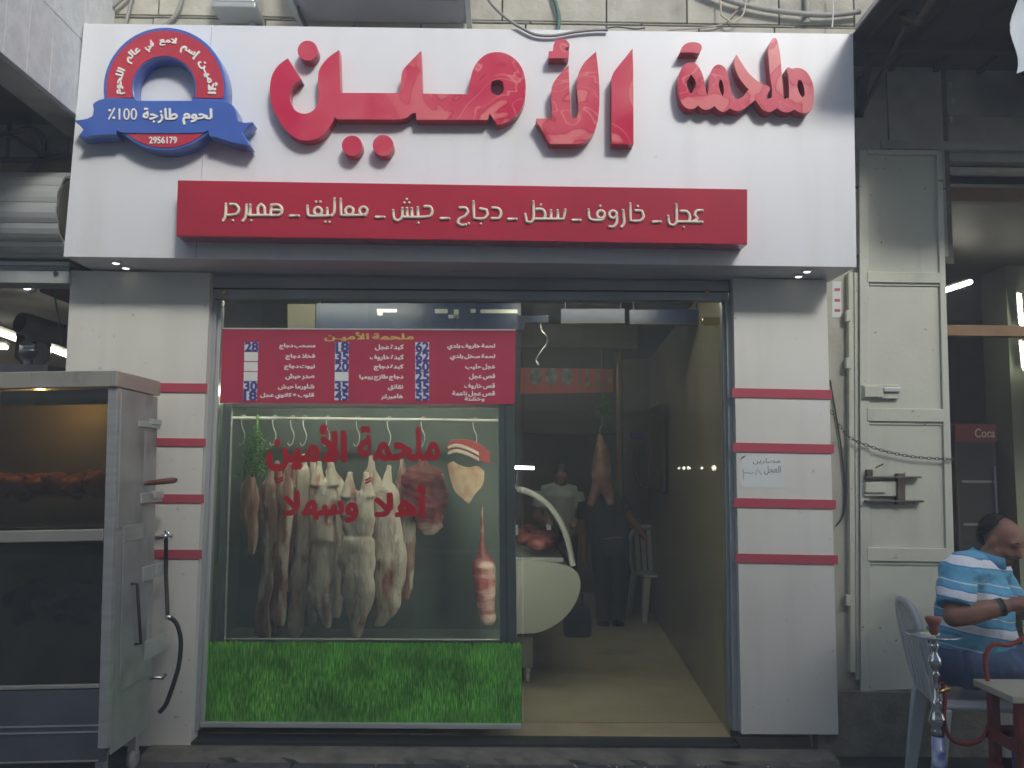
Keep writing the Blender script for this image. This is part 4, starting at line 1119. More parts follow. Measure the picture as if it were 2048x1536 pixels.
# doorway room
XD = P(1914, 1374, YD).x
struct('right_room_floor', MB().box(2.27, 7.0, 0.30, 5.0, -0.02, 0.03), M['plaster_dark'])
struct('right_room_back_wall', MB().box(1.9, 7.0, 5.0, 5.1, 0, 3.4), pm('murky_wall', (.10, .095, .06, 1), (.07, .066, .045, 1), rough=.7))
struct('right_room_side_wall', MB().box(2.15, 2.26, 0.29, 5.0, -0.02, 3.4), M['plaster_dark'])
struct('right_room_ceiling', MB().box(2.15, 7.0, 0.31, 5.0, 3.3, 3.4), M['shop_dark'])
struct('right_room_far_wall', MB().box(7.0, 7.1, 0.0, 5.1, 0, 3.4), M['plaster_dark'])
hb = thing('doorway_frame', P(1990, 660, .16), 'brown wooden cross beam and head frame of the open doorway', 'door frame')
for y0, y1, yy, mt in ((334, 344, .10, 'door_paint'), (375, 402, .26, 'wood_beam'), (650, 672, .2, 'wood_beam')):
    a, b = P(1960, y1, yy), P(1960, y0, yy)
    MB().box(2.262 if yy < .3 else 2.3, 6.0, yy, yy + .06, a.z, b.z).build('beam', M[mt], hb, bevel=.004)
for k, (a, b, Y, lbl) in enumerate((((1880, 584), (1941, 564), 1.6, 'slanting lit tube high behind the pale door leaf'), ((2039, 588), (2044, 652), 2.2, 'upright lit tube on the lit pillar above the cross beam'), ((2044, 683), (2050, 740), 2.2, 'upright lit tube just below the cross beam'), ((2034, 790), (2039, 836), 2.6, 'short upright lit tube lowest in the doorway'))):
    t = thing('fluorescent_lamp', P(*b, Y), lbl, 'lamp', 'tubes in the right room')
    p0, p1 = P(*a, Y), P(*b, Y + (.4 if k == 0 else .02))
    MB().tube([p0, p1], .013 if k else .018, 8).build('tube', M['tube'], t, True)
    d = Vector((.0, .022, .02)); MB().tube([p0 + d, p1 + d], .016, 4).build('batten', M['white_enamel'], t)
q0, q1 = P(2018, 700, 2.32), P(2060, 700, 2.32)
tag(MB().box(q0.x, q1.x + .1, 2.32, 2.7, 0.03, 3.29).build('inner_pillar', pm('green_pillar', (.22, .25, .16, 1), rough=.6)), 'pale green pillar inside the right doorway carrying the lit tubes', 'pillar')
# drinks fridge
Yr = 2.4
fg = thing('drinks_fridge', P(1950, 1150, Yr), 'tall drinks fridge with a red lit header inside the dark right doorway', 'fridge')
fx0, fx1 = P(1912, 900, Yr).x, P(1995, 900, Yr).x
zf0, zf1 = P(1950, 883, Yr).z, P(1950, 848, Yr).z
MB().box(fx0, fx1, Yr + .02, Yr + .6, .03, zf1).build('cabinet', pm('fridge_dark', (.06, .05, .045, 1), rough=.4), fg, bevel=.01)
hd = MB().box(fx0, fx1, Yr, Yr + .019, zf0, zf1).build('header', pm('fridge_red', (.24, .012, .016, 1), (.20, .012, .016, 1), rough=.4), fg)
add('lettering', text_px('Coca', (1950, 857, 1990, 875), Yr - .004, .004, .02, 4), M['cream_txt'], hd)
MB().box(fx0 + .03, fx1 - .03, Yr + .005, Yr + .019, .15, zf0 - .03).build('glass_door', M['door_glass'], fg)
for k in range(4):
    z0 = .35 + k * .36
    MB().box(fx0 + .05, fx1 - .05, Yr + .0195, Yr + .0199, z0, z0 + .02).build('shelf', M['alu_light'], fg)
MB().box(fx1 - .05, fx1 - .03, Yr - .02, Yr + .004, .6, zf0 - .2).build('handle', M['chrome'], fg, bevel=.004)

# canopy over the right doorway
XC = P(1706, 68, YS).x + .012
zc = P(1706, 66, YS).z
cn = thing('metal_canopy', (3.6, 0.02, zc - .6), 'dark steel canopy on curved brackets over the right doorway', 'canopy')
MB().box(XC, 6.0, -1.0, 0.03, zc, zc + .012).build('roof_sheet', M['dark_metal'], cn)
MB().box(XC - .004, XC + .03, -1.0, -.39, zc + .0125, zc + .04).build('edge_flashing', M['alu_light'], cn)
for k in range(14):
    x0 = XC + .08 + k * .27
    MB().box(x0, x0 + .03, -.98, 0.02, zc - .03, zc - .001).build('purlin', M['dark_metal'], cn)
for yy in (-.35, -.96): MB().box(XC + .01, 6.0, yy, yy + .05, zc - .075, zc - .031).build('cross_bar', M['dark_metal'], cn)
for X0 in (P(1718, 225, 0.0).x, 3.1, 4.3):
    pts = [Vector((X0, .0, P(1718, 235, 0).z)), Vector((X0, -.12, P(1718, 235, 0).z + .22)), Vector((X0, -.38, P(1718, 235, 0).z + .48)), Vector((X0, -.75, zc - .13)), Vector((X0, -.95, zc - .085))]
    MB().tube(smooth_path(pts, 4), .026, 6).build('bracket_arm', M['dark_metal'], cn, True)
    MB().tube([Vector((X0, -.01, P(1718, 235, 0).z + .02)), Vector((X0, -.015, zc - .08))], .020, 6).build('bracket_post', M['dark_metal'], cn)
    MB().tube([Vector((X0, -.02, zc - .30)), Vector((X0, -.62, zc - .08))], .016, 6).build('bracket_brace', M['dark_metal'], cn)
# tarpaulin corner hanging at the right edge
tp = MB(); nu, nv = 14, 12
for s in (0, 1):
    for j in range(nv + 1):
        for i in range(nu + 1):
            u, v = i / nu, j / nv
            top_ = P(2036, -60, -.95); bot = P(2042, 146, -.95)
            x = top_.x + (bot.x - top_.x) * v + u * 1.2 + .02 * math.sin(v * 9)
            z = top_.z + (bot.z + .02 - top_.z) * v * (1 - .25 * u * (1 - u)) + .02 * math.sin(u * 14)
            tp.v.append(Vector((x, -.95 + .05 * math.sin(u * 11 + v * 2) + .004 * s, z)))
for s in (0, 1):
    o_ = s * (nu + 1) * (nv + 1)
    for j in range(nv):
        for i in range(nu):
            a = o_ + j * (nu + 1) + i
            f = [a, a + nu + 1, a + nu + 2, a + 1]
            tp.f.append(f if not s else f[::-1])
tag(tp.build('tarpaulin', pm('pale_tarp', (.55, .62, .66, 1), (.48, .55, .6, 1), scale=7, rough=.6), None, True), 'pale blue tarpaulin corner hanging from the canopy at the right edge', 'tarpaulin')
def hook_screw(px, py):
    q = P(px, py, .038); return MB().tube([q, q + Vector((0, -.03, .0)), q + Vector((0, -.035, .02))], .004, 6)
for k, (x, y) in enumerate(((1901, 170), (1907, 203), (1903, 238))):
    slab([(x - 3, y - 6), (x + 3, y - 6), (x + 2, y + 6), (x - 1, y + 7)], .034, .006).build('paint_chip', M['white_enamel'], rw)
MB().box(P(1800, 130, .0).x, P(1813, 130, .0).x, .0, .0215, P(1806, 142, .0).z, P(1806, 122, .0).z).build('junction_box', M['dark_metal'], rw)

# ================================================================== THINGS ON THE WALL ABOVE THE SIGN
def cable(pts, Y, r, mat, label, name='cable', k=5):
    o = MB().tube([P(a.x, a.y, Y) for a in smooth_path(pts, k)], r, 8).build(name, mat, None, True)
    return tag(o, label, 'cable', 'cables above the sign')
G, D = M['cable_grey'], M['cable_dark']
cable([(190, 62), (205, 20), (215, -10), (222, -40)], -.03, .024, G, 'thick grey pipe rising at the far left above the emblem', 'wall_pipe')
cable([(205, 34), (225, 14), (250, -8), (270, -30)], -.045, .012, G, 'grey cable branching right from the thick left pipe')
cable([(248, 62), (258, 20), (268, -20)], -.03, .010, G, 'thin straight grey cable second from the left above the emblem')
cable([(315, 62), (345, 38), (360, 12), (368, -30)], -.03, .013, G, 'curved grey cable above the top of the round emblem')
cable([(965, -20), (985, 10), (1015, 38), (1050, 60), (1075, 70), (1110, 71), (1150, 64), (1190, 60), (1215, 60)], YS - .02, .0085, M['cable_grey'], 'pale grey cable drooping over the top edge of the sign', k=4)
cable([(1103, -25), (1112, 10), (1118, 35), (1116, 62)], -.03, .012, pm('green_cable', (.06, .15, .12, 1), rough=.6), 'short green cable standing above the sign')
cable([(1400, -20), (1470, 5), (1540, 20), (1610, 28), (1660, 30), (1720, 24)], -.04, .016, G, 'heavy grey cable sagging across the stone to the canopy')
cable([(1440, -15), (1442, 30), (1465, 46), (1485, 30), (1492, 5), (1500, -20)], -.05, .0055, pm('pale_cord', (.5, .48, .38, 1), rough=.6), 'thin pale cord looping over the heavy grey cable')
cable([(1335, 60), (1400, 56), (1445, 48), (1475, 20), (1510, -15)], -.02, .0055, pm('pinkish_wire', (.42, .33, .30, 1), rough=.6), 'thin pinkish wire rising from the sign top')
cable([(1210, 57), (1235, 54), (1270, 58), (1290, 56)], -.37, .004, D, 'short dark wire end lying on the sign top')
cable([(1613, -20), (1614, 20), (1613, 46)], -.02, .018, G, 'short grey conduit standing right of the heavy cable', 'conduit')
cable([(1665, -15), (1666, 30), (1664, 55)], -.055, .0045, pm('white_wire', (.6, .6, .55, 1), rough=.6), 'thin white wire hanging near the canopy corner')
ac = thing('air_conditioner', P(770, 20, -.3), 'grey underside of an air conditioner box above the middle of the sign', 'air conditioner')
ya, yb_ = -.36, -.05
z0 = P(770, 46, -.05).z
xa_, xb_ = P(592, 40, -.2).x, P(935, 40, -.2).x
MB().box(xa_, xb_, ya, yb_, z0, z0 + .5).build('casing', pm('ac_casing', (.34, .33, .34, 1), (.28, .27, .29, 1), rough=.5), ac, bevel=.012)
for x in (xa_ - .02, xb_ - .01):
    MB().box(x, x + .03, ya - .02, -.005, z0 - .031, z0 - .001).build('bracket', M['alu'], ac)
MB().box(xa_ + .06, xb_ - .05, ya + .05, yb_ - .02, z0 - .006, z0 - .0005).build('base_pan', pm('ac_pan', (.26, .25, .27, 1), rough=.5), ac, bevel=.002)
MB().tube([Vector((xa_ - .03, ya + .05, z0 + .4)), Vector((xa_ + .01, ya + .15, z0 - .02)), Vector((xa_ + .04, -.02, z0 - .06))], .012, 8).build('drain_pipe', M['cable_dark'], ac, True)
lx = thing('flood_light', P(475, 20, -.1), 'small grey flood light box with a dark lower edge above the sign', 'lamp')
a, b = P(432, 18, -.12), P(516, 2, -.12)
MB().box(a.x, b.x, -.2, -.02, a.z, a.z + .2).build('housing', M['alu_light'], lx, bevel=.008)
MB().box(a.x + .002, b.x + .012, -.205, -.02, P(475, 30, -.12).z, a.z - .001).build('lower_edge', M['alu'], lx, bevel=.006)
MB().box(P(495, 30, -.1).x, P(506, 30, -.1).x, -.06, -.001, a.z - .12, P(475, 30, -.12).z - .001).build('arm', M['alu'], lx)

# ================================================================== STREET OPPOSITE (seen only in reflections)
op = thing('opposite_building', (0, -11, 0), 'tall stone building across the market street behind the viewer', 'building')
opw = pm('street_stone', (.52, .50, .44, 1), (.44, .42, .37, 1), scale=3, rough=.9)
HB = 9.9
MB().box(-14, 14, -17, -11, -.05, HB).build('wall', opw, op)
dk = pm('dark_window', (.03, .035, .04, 1), rough=.15)
for i in range(-6, 7):
    for z in (4.6, 7.4):
        f = MB().box(i * 2 - .55, i * 2 + .55, -10.998, -10.97, z - .7, z + .7).build('window', dk, op)
        MB().box(i * 2 - .62, i * 2 + .62, -10.99, -10.9, z - .79, z - .71).build('sill', M['stone'], f)
for i in range(-3, 4):
    MB().box(i * 4 - 1.6, i * 4 + 1.6, -10.998, -10.95, .05, 2.6).build('shop_opening', M['shop_dark'], op)

# ================================================================== INSIDE THE BUTCHER SHOP
ZFL = 0.044
xr0, xr1 = P(1460, 1440, .06).x, 1.66
struct('shop_floor', MB().box(-2.1, 1.95, .052, 6.0, -.02, ZFL), M['shop_floor'])
rwall = MB().hexa([(xr0, .06, ZFL), (xr0 + .12, .06, ZFL), (xr0 + .12, .06, 2.70), (xr0, .06, 2.70), (xr1, 5.6, ZFL), (xr1 + .12, 5.6, ZFL), (xr1 + .12, 5.6, 2.70), (xr1, 5.6, 2.70)])
struct('shop_right_wall', rwall, M['shop_wall'])
struct('shop_left_wall', MB().box(-2.1, -1.95, .03, 5.6, ZFL, 2.70), M['shop_dark'])
struct('shop_back_wall', MB().box(-2.1, 1.95, 5.6, 5.7, ZFL, 2.70), M['shop_wall'])
struct('shop_ceiling', MB().box(-2.1, 1.95, .03, 5.7, 2.70, 2.78), M['shop_dark'])
# wall tiles on the right wall, as far as they can be told apart
dk_wood = pm('dark_wood', (.07, .055, .035, 1), (.05, .04, .025, 1), rough=.5)
tag(MB().box(P(1236, 900, 3.6).x, P(1243, 900, 3.6).x, 3.6, 3.72, ZFL, 2.69).build('wooden_post', M['wood_beam'], bevel=.004), 'slim brown wooden post at the rear of the shop', 'post')
tag(MB().box(P(1060, 800, 4.6).x - .6, P(1232, 800, 4.6).x, 4.6, 4.7, 1.9, 2.69).build('rear_partition', M['shop_dark']), 'dark partition panel behind the red meat poster', 'partition')
# unseen tubes added behind the header to brighten the front of the shop
for k, (x, y) in enumerate(((-1.1, .62), (.55, .62))):
    t = thing('fill_ceiling_tube', (x, y, 2.64), ('added fill tube above the display case', 'added fill tube just inside the glass door')[k], 'lamp', 'added fill tubes of the shop')
    MB().tube([(x - .5, y, 2.655), (x + .5, y, 2.655)], .016, 8).build('tube', emit('shop_fill_tube', (1.0, .93, .72, 1), 24.0) if k == 0 else bpy.data.materials['shop_fill_tube'], t, True)
    MB().box(x - .52, x + .52, y - .03, y + .03, 2.675, 2.699).build('batten', M['white_enamel'], t)
for k, y in enumerate((2.2, 3.6)):  # ceiling strips given added hidden tubes to brighten the deep shop
    t = thing('fill_trough', (.55, y, 2.58), ('ceiling strip with an added hidden fill tube over the counter', 'ceiling strip with an added hidden fill tube near the rear of the shop')[k], 'lamp', 'added fill troughs of the shop')
    for a_, b_ in ((y - .10, y - .09), (y + .09, y + .10)): MB().box(.0, 1.1, a_, b_, 2.67 if a_ > y else 2.50, 2.699).build('skirt', M['shop_dark'], t)
    for a_ in (.0, 1.09): MB().box(a_, a_ + .01, y - .089, y + .089, 2.58, 2.699).build('end_plate', M['alu'], t)
    MB().tube([(.03, y, 2.66), (1.07, y, 2.66)], .012, 8).build('tube', M['tube'], t, True)
# red poster with printed carcasses
pst = thing('meat_poster', P(1135, 786, 4.58), 'long red poster with pale printed cuts high on the rear partition', 'poster')
Yp = 4.58
slab([(1040, 708), (1227, 714), (1226, 784), (1040, 788)], Yp, .006).build('sheet', pm('poster_red', (.52, .07, .045, 1), (.46, .06, .04, 1), scale=3, rough=.5), pst)
slab([(1157, 712), (1162, 712), (1162, 786), (1157, 786)], Yp - .002, .0018).build('divider', M['wood_beam'], pst)
pgrey = pm('print_grey', (.30, .34, .30, 1), (.10, .12, .10, 1), scale=14, rough=.6)
pochre = pm('print_ochre', (.38, .22, .08, 1), (.18, .09, .04, 1), scale=14, rough=.6)
for x in (1072, 1103, 1134):
    o_ = [(x, 726), (x + 10, 745), (x + 12, 758), (x + 4, 770), (x + 1, 779), (x - 3, 770), (x - 12, 760), (x - 11, 745)]
    add('printed_cut', fill_prism([smooth_path(o_, 2, True)], .0018, Yp - .002), pgrey, pst)
for x in (1176, 1196, 1216):
    o_ = [(x, 722), (x + 5, 735), (x + 4, 752), (x + 8, 768), (x + 6, 777), (x - 6, 777), (x - 8, 766), (x - 4, 752), (x - 5, 735)]
    add('printed_cut', fill_prism([smooth_path(o_, 2, True)], .0018, Yp - .002), pochre, pst)
# blue signboards under the ceiling, their white marks half hidden by the header
bluei = pm('indoor_blue', (.014, .028, .085, 1), (.011, .022, .07, 1), rough=.4)
for k, (x0, x1, y0, y1, lbl) in enumerate(((632, 1042, 606, 657, 'wide dim blue board with white marks behind the top of the window'), (1122, 1250, 617, 644, 'left blue board under the ceiling behind the door glass'), (1259, 1402, 619, 646, 'right blue board under the ceiling behind the door glass'))):
    t = thing('blue_signboard', P((x0 + x1) / 2, y1, .95), lbl, 'signboard', 'blue boards under the ceiling')
    slab(rect(x0, y0, x1, y1), .95, .05).build('board', bluei, t, bevel=.003)
    slab(rect(x0, y1 - .5, x1, y1 + 2.5), .945, .058).build('lower_edge', dk_wood, t)
    if k == 0:
        ZM = region(400, 500, 3.1508)
        for b in ((1115, 372, 1240, 392), (1480, 372, 1560, 398), (1600, 375, 1630, 430), (1565, 408, 1625, 430), (1705, 372, 1738, 395), (1768, 375, 2000, 398), (1118, 390, 1150, 412)):
            slab(ZM(rect(*b)), .947, .0028).build('white_mark', M['alu_light'], t)
    m_ = MB()
    for xx in (x0 + 8, x1 - 8):
        a = P(xx, y0, .97); m_ = MB().rod((a.x, .975, a.z - .004), (a.x, .975, 2.699), .006); m_.build('hanger', M['dark_metal'], t)
tag(slab(rect(575, 608, 631, 658), .97, .05).build('ceiling_bulkhead', pm('bulkhead', (.13, .12, .09, 1), rough=.7)), 'beige bulkhead block left of the wide blue board', 'bulkhead')
# oval mirror, blue box and switch on the dark partition right of the post
tag(MB().box(P(1246, 900, 4.2).x, P(1345, 900, 4.2).x + .14, 4.2, 4.28, ZFL, 2.69).build('side_partition', pm('olive_partition', (.09, .085, .04, 1), (.07, .066, .03, 1), rough=.6)), 'olive partition wall at the rear right of the shop', 'partition')
ovm = thing('oval_mirror', P(1290, 985, 4.19), 'dark oval mirror on the olive partition', 'mirror')
c = P(1290, 930, 4.18)
MB().tube([c + Vector((.12 * math.cos(t * math.pi / 16), 0, .24 * math.sin(t * math.pi / 16))) for t in range(33)], .012, 6, None, False).build('frame', dk_wood, ovm, True)
m = MB(); m.v = [c + Vector((.118 * math.cos(t * math.pi / 16), .006, .238 * math.sin(t * math.pi / 16))) for t in range(32)]; m.f = [list(range(32))]
m.build('mirror_face', pm('dim_mirror', (.05, .05, .045, 1), rough=.2, metal=.4), ovm)
tag(slab(rect(1262, 864, 1288, 875), 4.15, .05).build('blue_box', pm('cobalt', (.04, .05, .35, 1), rough=.4), bevel=.006), 'small cobalt blue box above the oval mirror', 'box')
tag(slab(rect(1309, 950, 1315, 964), 4.185, .014).build('light_switch', M['plastic_white'], bevel=.003), 'small pale light switch beside the oval mirror', 'switch')
wpf = thing('wall_picture', (xr0 + .22, 3.0, 1.4), 'tall dark framed panel on the right wall of the shop', 'picture')
for (a, b) in (((1325, 790), (1330, 905)),):
    pa, pb = PX(1305, 800, 1.46), PX(1330, 905, 1.44)
    MB().box(1.40, 1.43, 2.7, 3.3, 1.35, 2.05).build('panel', pm('framed_panel', (.10, .09, .05, 1), rough=.4), wpf)
    for y0, y1, z0, z1 in ((2.66, 2.70, 1.31, 2.09), (3.30, 3.34, 1.31, 2.09), (2.7, 3.3, 2.05, 2.09), (2.7, 3.3, 1.31, 1.35)):
        MB().box(1.385, 1.43, y0 + .001, y1 - .001, z0, z1).build('frame', dk_wood, wpf)

def fuse_(m_, vox=.009, it=4):
    return evaluated(m_.me(), [('REMESH', dict(mode='VOXEL', voxel_size=vox)), ('SMOOTH', dict(factor=.5, iterations=it))])

# ---------------- refrigerated display case behind the window
sc = thing('display_case', (-.86, .5, ZFL), 'tall refrigerated display case of light aluminium behind the window', 'display case')
L_ = M['alu_light']
slab([(447, 806), (463, 806), (448, 1290), (430, 1290)], .045, .035).build('stile', L_, sc, bevel=.003)
slab([(996, 806), (1028, 806), (1036, 1444), (1001, 1444)], .045, .035).build('stile', L_, sc, bevel=.003)
slab([(1008, 812), (1012, 812), (1018, 1440), (1013, 1440)], .041, .0035).build('stile_groove', M['alu'], sc)
slab([(463, 806), (996, 806), (996, 816), (463, 816)], .045, .035).build('top_rail', L_, sc, bevel=.003)
slab([(446, 1278), (1000, 1280), (1000, 1300), (446, 1300)], .046, .034).build('bottom_rail', L_, sc, bevel=.003)
x0c, x1c = -1.72, P(1020, 1100, .1).x
green = pm('case_green', (.12, .16, .13, 1), (.08, .11, .09, 1), scale=3, rough=.5)
MB().box(x0c, x1c - .02, .90, .93, ZFL, 2.05).build('back_panel', green, sc)
MB().box(x0c - .03, x0c - .001, .085, .93, ZFL, 2.05).build('side_panel', green, sc)
MB().box(x0c, x1c - .02, .085, .899, .42, .46).build('floor_tray', green, sc)
zr = P(700, 838, .45).z
MB().tube([Vector((x0c, .45, zr)), Vector((x1c - .02, .45, zr))], .010, 8).build('hook_rail', M['steel_dull'], sc, True)
MB().tube([Vector((x0c + .1, .16, 1.94)), Vector((x1c - .12, .16, 1.94))], .014, 8).build('case_fill_tube', emit('case_fill_glow', (1.0, .95, .82, 1), 17.0), sc, True)  # unseen tube added at the case top to brighten the meat
for xx in (P(1016, 1050, .1).x,):
    MB().tube([Vector((xx, .10, .55)), Vector((xx, .10, 1.80))], .008, 8).build('case_fill_tube', emit('case_side_fill', (1.0, .95, .82, 1), 22.0) if 'case_side_fill' not in bpy.data.materials else bpy.data.materials['case_side_fill'], sc, True)  # unseen upright tube added behind the stile for more light on the meat
MB().box(x0c + .08, x1c - .10, .14, .18, 1.962, 1.99).build('fill_tube_batten', M['white_enamel'], sc)
for xx in (x0c + .01, x1c - .04): MB().tube([Vector((xx, .45, zr)), Vector((xx, .45, zr + .4))], .012, 6).build('rail_hanger', M['chrome'], sc)

def hook(px, lbl, drop=.17, Y=.45, zt=None):
    p = P(px, 838, Y); z = zt or zr
    pts = [(0, 0, -.012), (.012, 0, .012), (0, 0, .018), (-.012, 0, .004), (-.008, 0, -.05), (.012, 0, -drop * .6), (.004, 0, -drop * .9), (-.014, 0, -drop), (-.026, 0, -drop * .88)]
    o = MB().tube([Vector((p.x, Y, z)) + Vector(a) for a in smooth_path(pts, 3)], .0042, 6).build('meat_hook', M['steel_dull'], None, True)
    return tag(o, lbl, 'hook', 'hooks on the case rail')
for px, l in ((487, 'steel hook left of the parsley bunch'), (549, 'steel hook just right of the parsley bunch'), (585, 'steel hook over the third hanging piece'), (610, 'steel hook over the fourth slim carcass'), (656, 'steel hook over the broad carcass with a flap'), (716, 'steel hook over the biggest pale carcass'), (778, 'steel hook over the carcass under the first red word'), (846, 'steel hook over the ribbed side of beef'), (950, 'steel hook over the streaky red slab')):
    hook(px, l)

ZW2 = region(440, 800, 3.0726)
fatA = pm('lamb_fat', (.70, .64, .53, 1), (.58, .48, .38, 1), scale=13, rough=.35, c3=(.34, .12, .09, 1), scale3=9, lo3=.53, hi3=.66, bump=.8, bscale=26, c4=(.80, .74, .66, 1), scale4=16, lo4=.58, hi4=.66, stretch=(1.5, 1, .55))
fatB = pm('lamb_lean', (.50, .33, .25, 1), (.28, .12, .09, 1), scale=13, rough=.35, c3=(.74, .66, .55, 1), scale3=9.0, lo3=.5, hi3=.60, bump=.8, bscale=26, c4=(.20, .06, .045, 1), scale4=14, lo4=.58, hi4=.66, stretch=(1.8, 1, .4))
beef = pm('beef_red', (.24, .05, .045, 1), (.15, .03, .028, 1), scale=9, rough=.45, c3=(.48, .36, .30, 1), scale3=5, lo3=.5, hi3=.6, bump=.4, bscale=20, stretch=(.5, 1, 2.2))
def carcass(prof, mat, label, Y=.5, flat=.7, groove=0.0, ribs=0, shanks=()):
    """prof: (y, left, right) rows in the enlarged view; a body of rounded, lumpy sections, hung by its shanks."""
    rows = []
    pr = smooth_path([(a, b, c) for a, b, c in prof], 6)
    n = 26; m = MB(); seed = random.uniform(0, 50)
    for a in pr:
        (xl, yl), (xr_, yr_) = ZW2([(a.y, a.x), (a.z, a.x)])
        pl, pr_ = P(xl, yl, Y), P(xr_, yr_, Y)
        c = (pl + pr_) / 2; rx = max(.004, (pr_.x - pl.x) / 2)
        ring = []
        for k in range(n):
            t = 2 * math.pi * k / n
            d = Vector((math.cos(t) * rx, math.sin(t) * rx * flat, 0))
            q_ = Vector((c.x + d.x + seed, d.y, c.z * .7))
            f = 1 + .30 * noise.noise(q_ * 11) + .12 * noise.noise(q_ * 31)
            if groove and d.y < 0: f *= 1 - groove * math.exp(-(math.cos(t + .3 * noise.noise(q_ * 6)) / .20) ** 2)
            if ribs: f *= 1 + .07 * math.sin(c.z * 120 + d.x * 30)
            ring.append(c + d * f)
        rows.append(ring)
    m.loft([r_[::-1] for r_ in rows])
    for (x0, y0, x1, y1, r0, r1) in shanks:
        (a0, b0), (a1, b1) = ZW2([(x0, y0), (x1, y1)])
        p0, p1 = P(a0, b0, Y), P(a1, b1, Y)
        m.tube([p0, p0.lerp(p1, .2), p0.lerp(p1, .45), p0.lerp(p1, .75), p1], [r0 * 1.1, r0 * 1.2, r0 * 1.2 + r1 * .2, r1 * .75, r1], 12)
    me = evaluated(m.me(), [('REMESH', dict(mode='VOXEL', voxel_size=.009)), ('SMOOTH', dict(factor=.5, iterations=3))])
    o = add('hanging_carcass', me, mat, None, True)
    return tag(o, label, 'meat', 'meat hanging in the display case')
carcass([(470, 165, 215), (520, 132, 232), (620, 122, 246), (700, 126, 240), (760, 150, 240), (860, 160, 236), (950, 165, 215)], fatB, 'short leg of meat hanging farthest left under the parsley', .42, .7, .12, 0, ((200, 395, 185, 500, .013, .035),))
carcass([(490, 275, 322), (530, 252, 348), (640, 246, 352), (800, 246, 350), (1000, 250, 340), (1200, 232, 316), (1330, 208, 300), (1420, 212, 320), (1465, 240, 310)], fatB, 'long reddish spine piece, second from the left', .50, .6, .16, 0, ((318, 395, 300, 520, .013, .034),))
carcass([(460, 385, 425), (500, 358, 448), (640, 350, 450), (820, 350, 440), (1020, 336, 420), (1200, 318, 410), (1330, 316, 400), (1395, 345, 392)], fatB, 'long reddish piece, third from the left', .44, .6, .18, 0, ((432, 385, 405, 490, .012, .03),))
carcass([(400, 495, 535), (440, 470, 552), (560, 462, 548), (760, 468, 548), (940, 456, 545), (1100, 436, 535), (1280, 420, 525), (1420, 420, 510), (1472, 430, 470)], fatA, 'slim pale carcass, fourth from the left', .54, .7, .1, 0, ((515, 330, 515, 430, .012, .028),))
carcass([(500, 570, 715), (560, 556, 726), (640, 552, 728), (800, 550, 722), (865, 552, 722), (885, 566, 715), (1000, 550, 715), (1120, 540, 712), (1230, 540, 695), (1320, 600, 690), (1400, 640, 685)], fatA, 'broad pale carcass with a folded flap across its middle', .47, .6, .14, 0, ((610, 375, 600, 530, .015, .055), (685, 380, 690, 530, .015, .05)))
carcass([(560, 765, 925), (620, 750, 940), (720, 748, 946), (800, 756, 940), (838, 770, 925), (862, 748, 938), (960, 743, 944), (1080, 742, 946), (1220, 752, 930), (1340, 790, 900), (1420, 800, 880), (1465, 820, 862)], fatA, 'biggest pale carcass in the middle of the window', .45, .62, .12, 0, ((800, 440, 790, 600, .016, .06), (895, 440, 905, 600, .016, .055)))
carcass([(520, 965, 1080), (600, 948, 1098), (700, 946, 1110), (860, 940, 1130), (1040, 946, 1150), (1200, 945, 1120), (1300, 960, 1090), (1390, 940, 1010)], fatA, 'pale carcass right of the biggest one', .56, .55, .1, 0, ((1040, 400, 1020, 560, .015, .05),))
carcass([(400, 1190, 1300), (450, 1130, 1360), (560, 1118, 1378), (640, 1150, 1385), (720, 1185, 1380), (790, 1200, 1360), (830, 1250, 1310)], beef, 'ribbed red and white side of beef under the last red letters', .60, .45, 0, 1, ((1248, 330, 1245, 430, .015, .05),))
carcass([(930, 1580, 1640), (1000, 1545, 1690), (1120, 1550, 1695), (1260, 1580, 1695), (1350, 1600, 1690), (1385, 1630, 1670)], beef, 'dark red cut hanging low by the right case frame', .40, .6, .1, 0, ((1610, 640, 1610, 960, .008, .02), (1608, 860, 1612, 990, .014, .04)))
carcass([(430, 545, 600), (540, 540, 610), (760, 530, 610), (980, 535, 605), (1200, 525, 600), (1380, 540, 590)], fatA, 'pale narrow piece seen between the slim and the broad carcass', .64, .5, .1, 0, ((572, 350, 572, 480, .014, .03),))
carcass([(430, 330, 380), (560, 320, 392), (800, 322, 390), (1050, 312, 380), (1300, 300, 370), (1440, 312, 350)], fatB, 'lean piece seen between the second and third pieces', .64, .5, .12, 0, ((352, 370, 352, 480, .013, .03),))
carcass([(430, 645, 700), (520, 650, 770), (700, 640, 780), (900, 650, 770), (1100, 640, 770), (1250, 660, 760), (1340, 680, 740)], fatA, 'pale carcass half hidden behind the two broad ones', .66, .5, .1, 0, ((672, 340, 690, 480, .015, .04),))
carcass([(430, 890, 960), (520, 880, 1000), (700, 880, 1010), (900, 890, 1000), (1100, 880, 990), (1260, 900, 980), (1330, 920, 960)], fatA, 'pale carcass half hidden right of the biggest one', .68, .5, .1, 0, ((930, 340, 930, 480, .015, .04),))
carcass([(440, 1090, 1160), (560, 1070, 1200), (760, 1080, 1210), (960, 1090, 1200), (1120, 1100, 1190), (1230, 1110, 1160)], fatB, 'narrow lean piece behind the side of beef', .70, .5, .12, 0, ((1120, 360, 1120, 500, .014, .035),))
carcass([(520, 425, 470), (640, 415, 480), (820, 420, 478), (1000, 410, 470), (1180, 400, 460)], fatB, 'narrow lean piece half hidden behind the third and fourth pieces', .66, .5, .12, 0, ((448, 380, 445, 540, .013, .03),))
